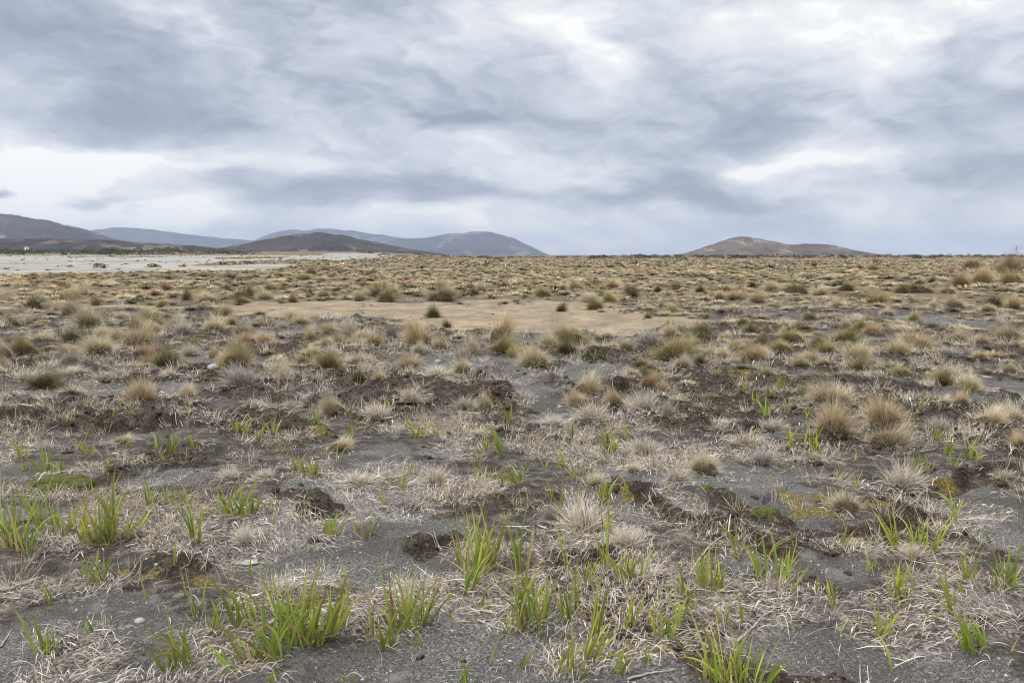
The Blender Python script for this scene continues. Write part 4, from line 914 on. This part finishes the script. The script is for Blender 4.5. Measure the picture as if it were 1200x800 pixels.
V = np.array([[-2.9, -2.1, 2.31], [2.9, -2.1, 2.31], [2.9, 2.1, 2.31], [-2.9, 2.1, 2.31], [-2.9, 0, 3.5], [2.9, 0, 3.5]]); link('roof', mesh('roof', V, np.array([[0, 1, 5, 4], [2, 3, 4, 5], [0, 3, 2, 1]]), None, np.array([[0, 4, 3], [1, 2, 5]])), M['hutroof'], e)
V, Q = box(-.5, .5, -1.86, -1.805, 0, 2.0); link('door', mesh('door', V, Q), M['dark_paint'], e)
V, Q = box(1.1, 2.0, -1.86, -1.805, .9, 1.8); link('window', mesh('window', V, Q), M['dark_paint'], e)

# ---------------------------------------------------------------- haze
V, Q = box(-9500, 9500, -9500, 9500, -8, 232)
hz_m, nt = material('haze')
pv = nt.n('ShaderNodeVolumePrincipled'); nt.put(pv.inputs['Color'], (.56, .67, .90)); nt.put(pv.inputs['Density'], .00013); nt.put(pv.inputs['Anisotropy'], .2)
out = nt.n('ShaderNodeOutputMaterial'); nt.t.links.new(pv.outputs[0], out.inputs['Volume'])
tag(link('haze', mesh('haze', V, Q), hz_m), 'thin blue air haze over the whole plain', kind='stuff')

# ---------------------------------------------------------------- sky: overcast, laid out by bearing and elevation
w = bpy.data.worlds.new('World'); scene.world = w; w.use_nodes = True
nt = NT(w.node_tree)
SUN_EL, SUN_AZ = math.radians(50), math.radians(-105)      # azimuth measured from +Y towards +X
sky = nt.n('ShaderNodeTexSky', sky_type='NISHITA', sun_disc=False, sun_elevation=SUN_EL, sun_rotation=SUN_AZ)
Dv = nt.n('ShaderNodeTexCoord').outputs['Generated']
sep = nt.n('ShaderNodeSeparateXYZ'); nt.put(sep.inputs[0], Dv); dx, dy, dz = sep.outputs
az = nt.m('ARCTAN2', dx, dy); el = nt.m('ARCSINE', dz)
ae = nt.n('ShaderNodeCombineXYZ'); nt.put(ae.inputs[0], az); nt.put(ae.inputs[1], el); ae = ae.outputs[0]
aes = nt.v('MULTIPLY', ae, (5.0, 13.0, 1))
wob = nt.v('SUBTRACT', nt.noise(aes, 1.3, 4, .5)[1], (.5, .5, .5))
aw = nt.v('ADD', ae, nt.v('MULTIPLY', wob, (.22, .075, 0)))
GA = [(120,196,150,22,.70),(255,190,70,12,.25),(885,202,60,22,.42),(965,190,60,12,.38),(500,249,100,11,.30),(600,232,60,12,.2),(678,62,36,34,.34),(1060,22,170,34,.42),(1012,95,52,30,.34),(50,82,70,26,.22),
    (800,15,220,28,.24),(570,170,140,18,.22),(85,240,120,14,.34),(780,112,70,22,.16),(330,160,60,9,.12),(40,180,70,10,.3),(880,265,400,22,.10),(420,60,90,30,.16),(620,120,50,30,.1),
    (300,125,270,44,-.34),(110,140,140,26,-.16),(330,226,140,13,-.50),(470,215,110,22,-.40),(560,226,90,12,-.25),(790,208,80,28,-.36),(760,150,130,24,-.20),(1090,207,120,14,-.36),(930,120,160,30,-.16),(1150,130,80,60,-.18),
    (8,223,16,3.5,-.75),(110,233,24,3.5,-.4),(60,25,150,40,-.16),(230,30,120,30,-.12),(560,140,200,20,-.10),(700,235,200,10,-.12),(900,240,250,8,-.12),(640,270,300,10,-.05),(1180,60,40,40,-.1)]
tot = None
for (x, y, sx, sy, amp) in GA:
    d = raydir(x, y); d = d / np.linalg.norm(d); a0, e0 = math.atan2(d[0], d[1]), math.asin(d[2])
    q = nt.v('MULTIPLY', nt.v('SUBTRACT', aw, (a0, e0, 0)), (F / sx * .8, F / sy * .8, 0))
    g = nt.m('MULTIPLY', nt.m('EXPONENT', nt.m('MULTIPLY', nt.v('DOT_PRODUCT', q, q), -1.)), amp)
    tot = g if tot is None else nt.m('ADD', tot, g)
# cloud deck: noise on a level plane overhead, streaks towards the horizon
den = nt.m('ADD', nt.m('ABSOLUTE', dz), .10)
pl = nt.n('ShaderNodeCombineXYZ'); nt.put(pl.inputs[0], nt.m('DIVIDE', dx, den)); nt.put(pl.inputs[1], nt.m('DIVIDE', dy, den)); pl = pl.outputs[0]
n1 = nt.noise(pl, 1.1, 9, .56, .3)[0]
def billow(k, sc, dv):
    q = nt.v('ADD', nt.v('MULTIPLY', ae, (sc, sc * 1.7, 1)), (k * 3.1, k * 1.7, k * 5.3))
    q = nt.v('ADD', q, nt.v('MULTIPLY', wob, (1.2, 1.2, 0)))
    a = nt.noise(q, 1., 8, .48)[0]; c = nt.noise(nt.v('ADD', q, (.05, dv, 0)), 1., 8, .48)[0]
    return a, nt.m('SUBTRACT', a, c)
a1, r1 = billow(1, 4.2, .15); a2, r2 = billow(2, 9.5, .17); a3, r3 = billow(3, 22., .2)
n2 = nt.m('ADD', nt.m('MULTIPLY', nt.ss(a1, .43, .57), .6), nt.m('MULTIPLY', nt.ss(a2, .42, .58), .4))
n2 = nt.m('SUBTRACT', 1, n2)
rel = nt.m('ADD', nt.m('ADD', nt.m('MULTIPLY', r1, 1.8), nt.m('MULTIPLY', r2, 1.2)), nt.m('MULTIPLY', r3, .4))
n3 = nt.noise(nt.v('MULTIPLY', ae, (3.2, 46, 1)), 1.0, 5, .5)[0]
b = nt.m('ADD', .53, tot)
b = nt.m('ADD', b, nt.m('MULTIPLY', nt.m('SUBTRACT', n1, .5), .12))
b = nt.m('ADD', b, nt.m('MULTIPLY', nt.m('SUBTRACT', n2, .5), .36)); b = nt.m('ADD', b, rel)
low = nt.m('SUBTRACT', 1, nt.ss(el, .02, .14))
b = nt.m('ADD', b, nt.m('MULTIPLY', nt.m('MULTIPLY', nt.m('SUBTRACT', n3, .5), .5), low))
b = nt.m('ADD', b, nt.m('MULTIPLY', low, .10))
cl = nt.ramp(b, [(.0, (.20, .223, .275)), (.24, (.27, .293, .345)), (.5, (.385, .405, .452)), (.74, (.495, .508, .534)), (.93, (.59, .592, .585)), (1., (.65, .645, .63))])
STR = .12
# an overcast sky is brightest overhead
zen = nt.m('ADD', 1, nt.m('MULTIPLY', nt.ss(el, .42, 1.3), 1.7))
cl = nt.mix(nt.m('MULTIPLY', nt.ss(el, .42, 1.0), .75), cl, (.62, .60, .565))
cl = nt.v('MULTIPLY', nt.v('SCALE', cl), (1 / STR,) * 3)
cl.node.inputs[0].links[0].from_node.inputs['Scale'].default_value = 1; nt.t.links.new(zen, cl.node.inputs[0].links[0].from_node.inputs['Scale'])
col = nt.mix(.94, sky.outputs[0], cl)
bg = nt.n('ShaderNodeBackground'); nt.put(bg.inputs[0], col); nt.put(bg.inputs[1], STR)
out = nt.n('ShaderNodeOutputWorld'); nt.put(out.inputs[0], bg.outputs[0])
w.cycles.sampling_method = 'MANUAL'; w.cycles.sample_map_resolution = 512

sun = bpy.data.lights.new('sun', 'SUN'); sun.energy = 1.5; sun.angle = math.radians(14); sun.color = (1, .965, .91)
so = bpy.data.objects.new('sun', sun); COL.objects.link(so)
# points down from the sun's direction
import mathutils
sd = mathutils.Vector((math.sin(SUN_AZ) * math.cos(SUN_EL), math.cos(SUN_AZ) * math.cos(SUN_EL), math.sin(SUN_EL)))
so.rotation_euler = sd.to_track_quat('Z', 'Y').to_euler()

# ---------------------------------------------------------------- camera and render settings
cam = bpy.data.cameras.new('camera'); cam.sensor_width = 36; cam.lens = 36 * F / 1200; cam.clip_start = .05; cam.clip_end = 30000
co = bpy.data.objects.new('camera', cam); COL.objects.link(co); co.location = (0, 0, CAMZ); co.rotation_euler = (math.pi / 2 - PITCH, 0, 0)
scene.camera = co
scene.render.engine = 'CYCLES'
scene.view_settings.view_transform = 'Standard'; scene.view_settings.look = 'None'; scene.view_settings.gamma = 1; scene.view_settings.exposure = 0.72
scene.view_settings.use_curve_mapping = False
cy = scene.cycles
cy.max_bounces = 6; cy.diffuse_bounces = 3; cy.glossy_bounces = 1; cy.transmission_bounces = 3; cy.transparent_max_bounces = 8; cy.volume_bounces = 1
cy.filter_width = 1.1; cy.use_denoising = True; cy.denoiser = 'OPENIMAGEDENOISE'; cy.denoising_input_passes = 'RGB_ALBEDO_NORMAL'; cy.denoising_prefilter = 'ACCURATE'; cy.use_adaptive_sampling = False
cy.caustics_reflective = False; cy.caustics_refractive = False
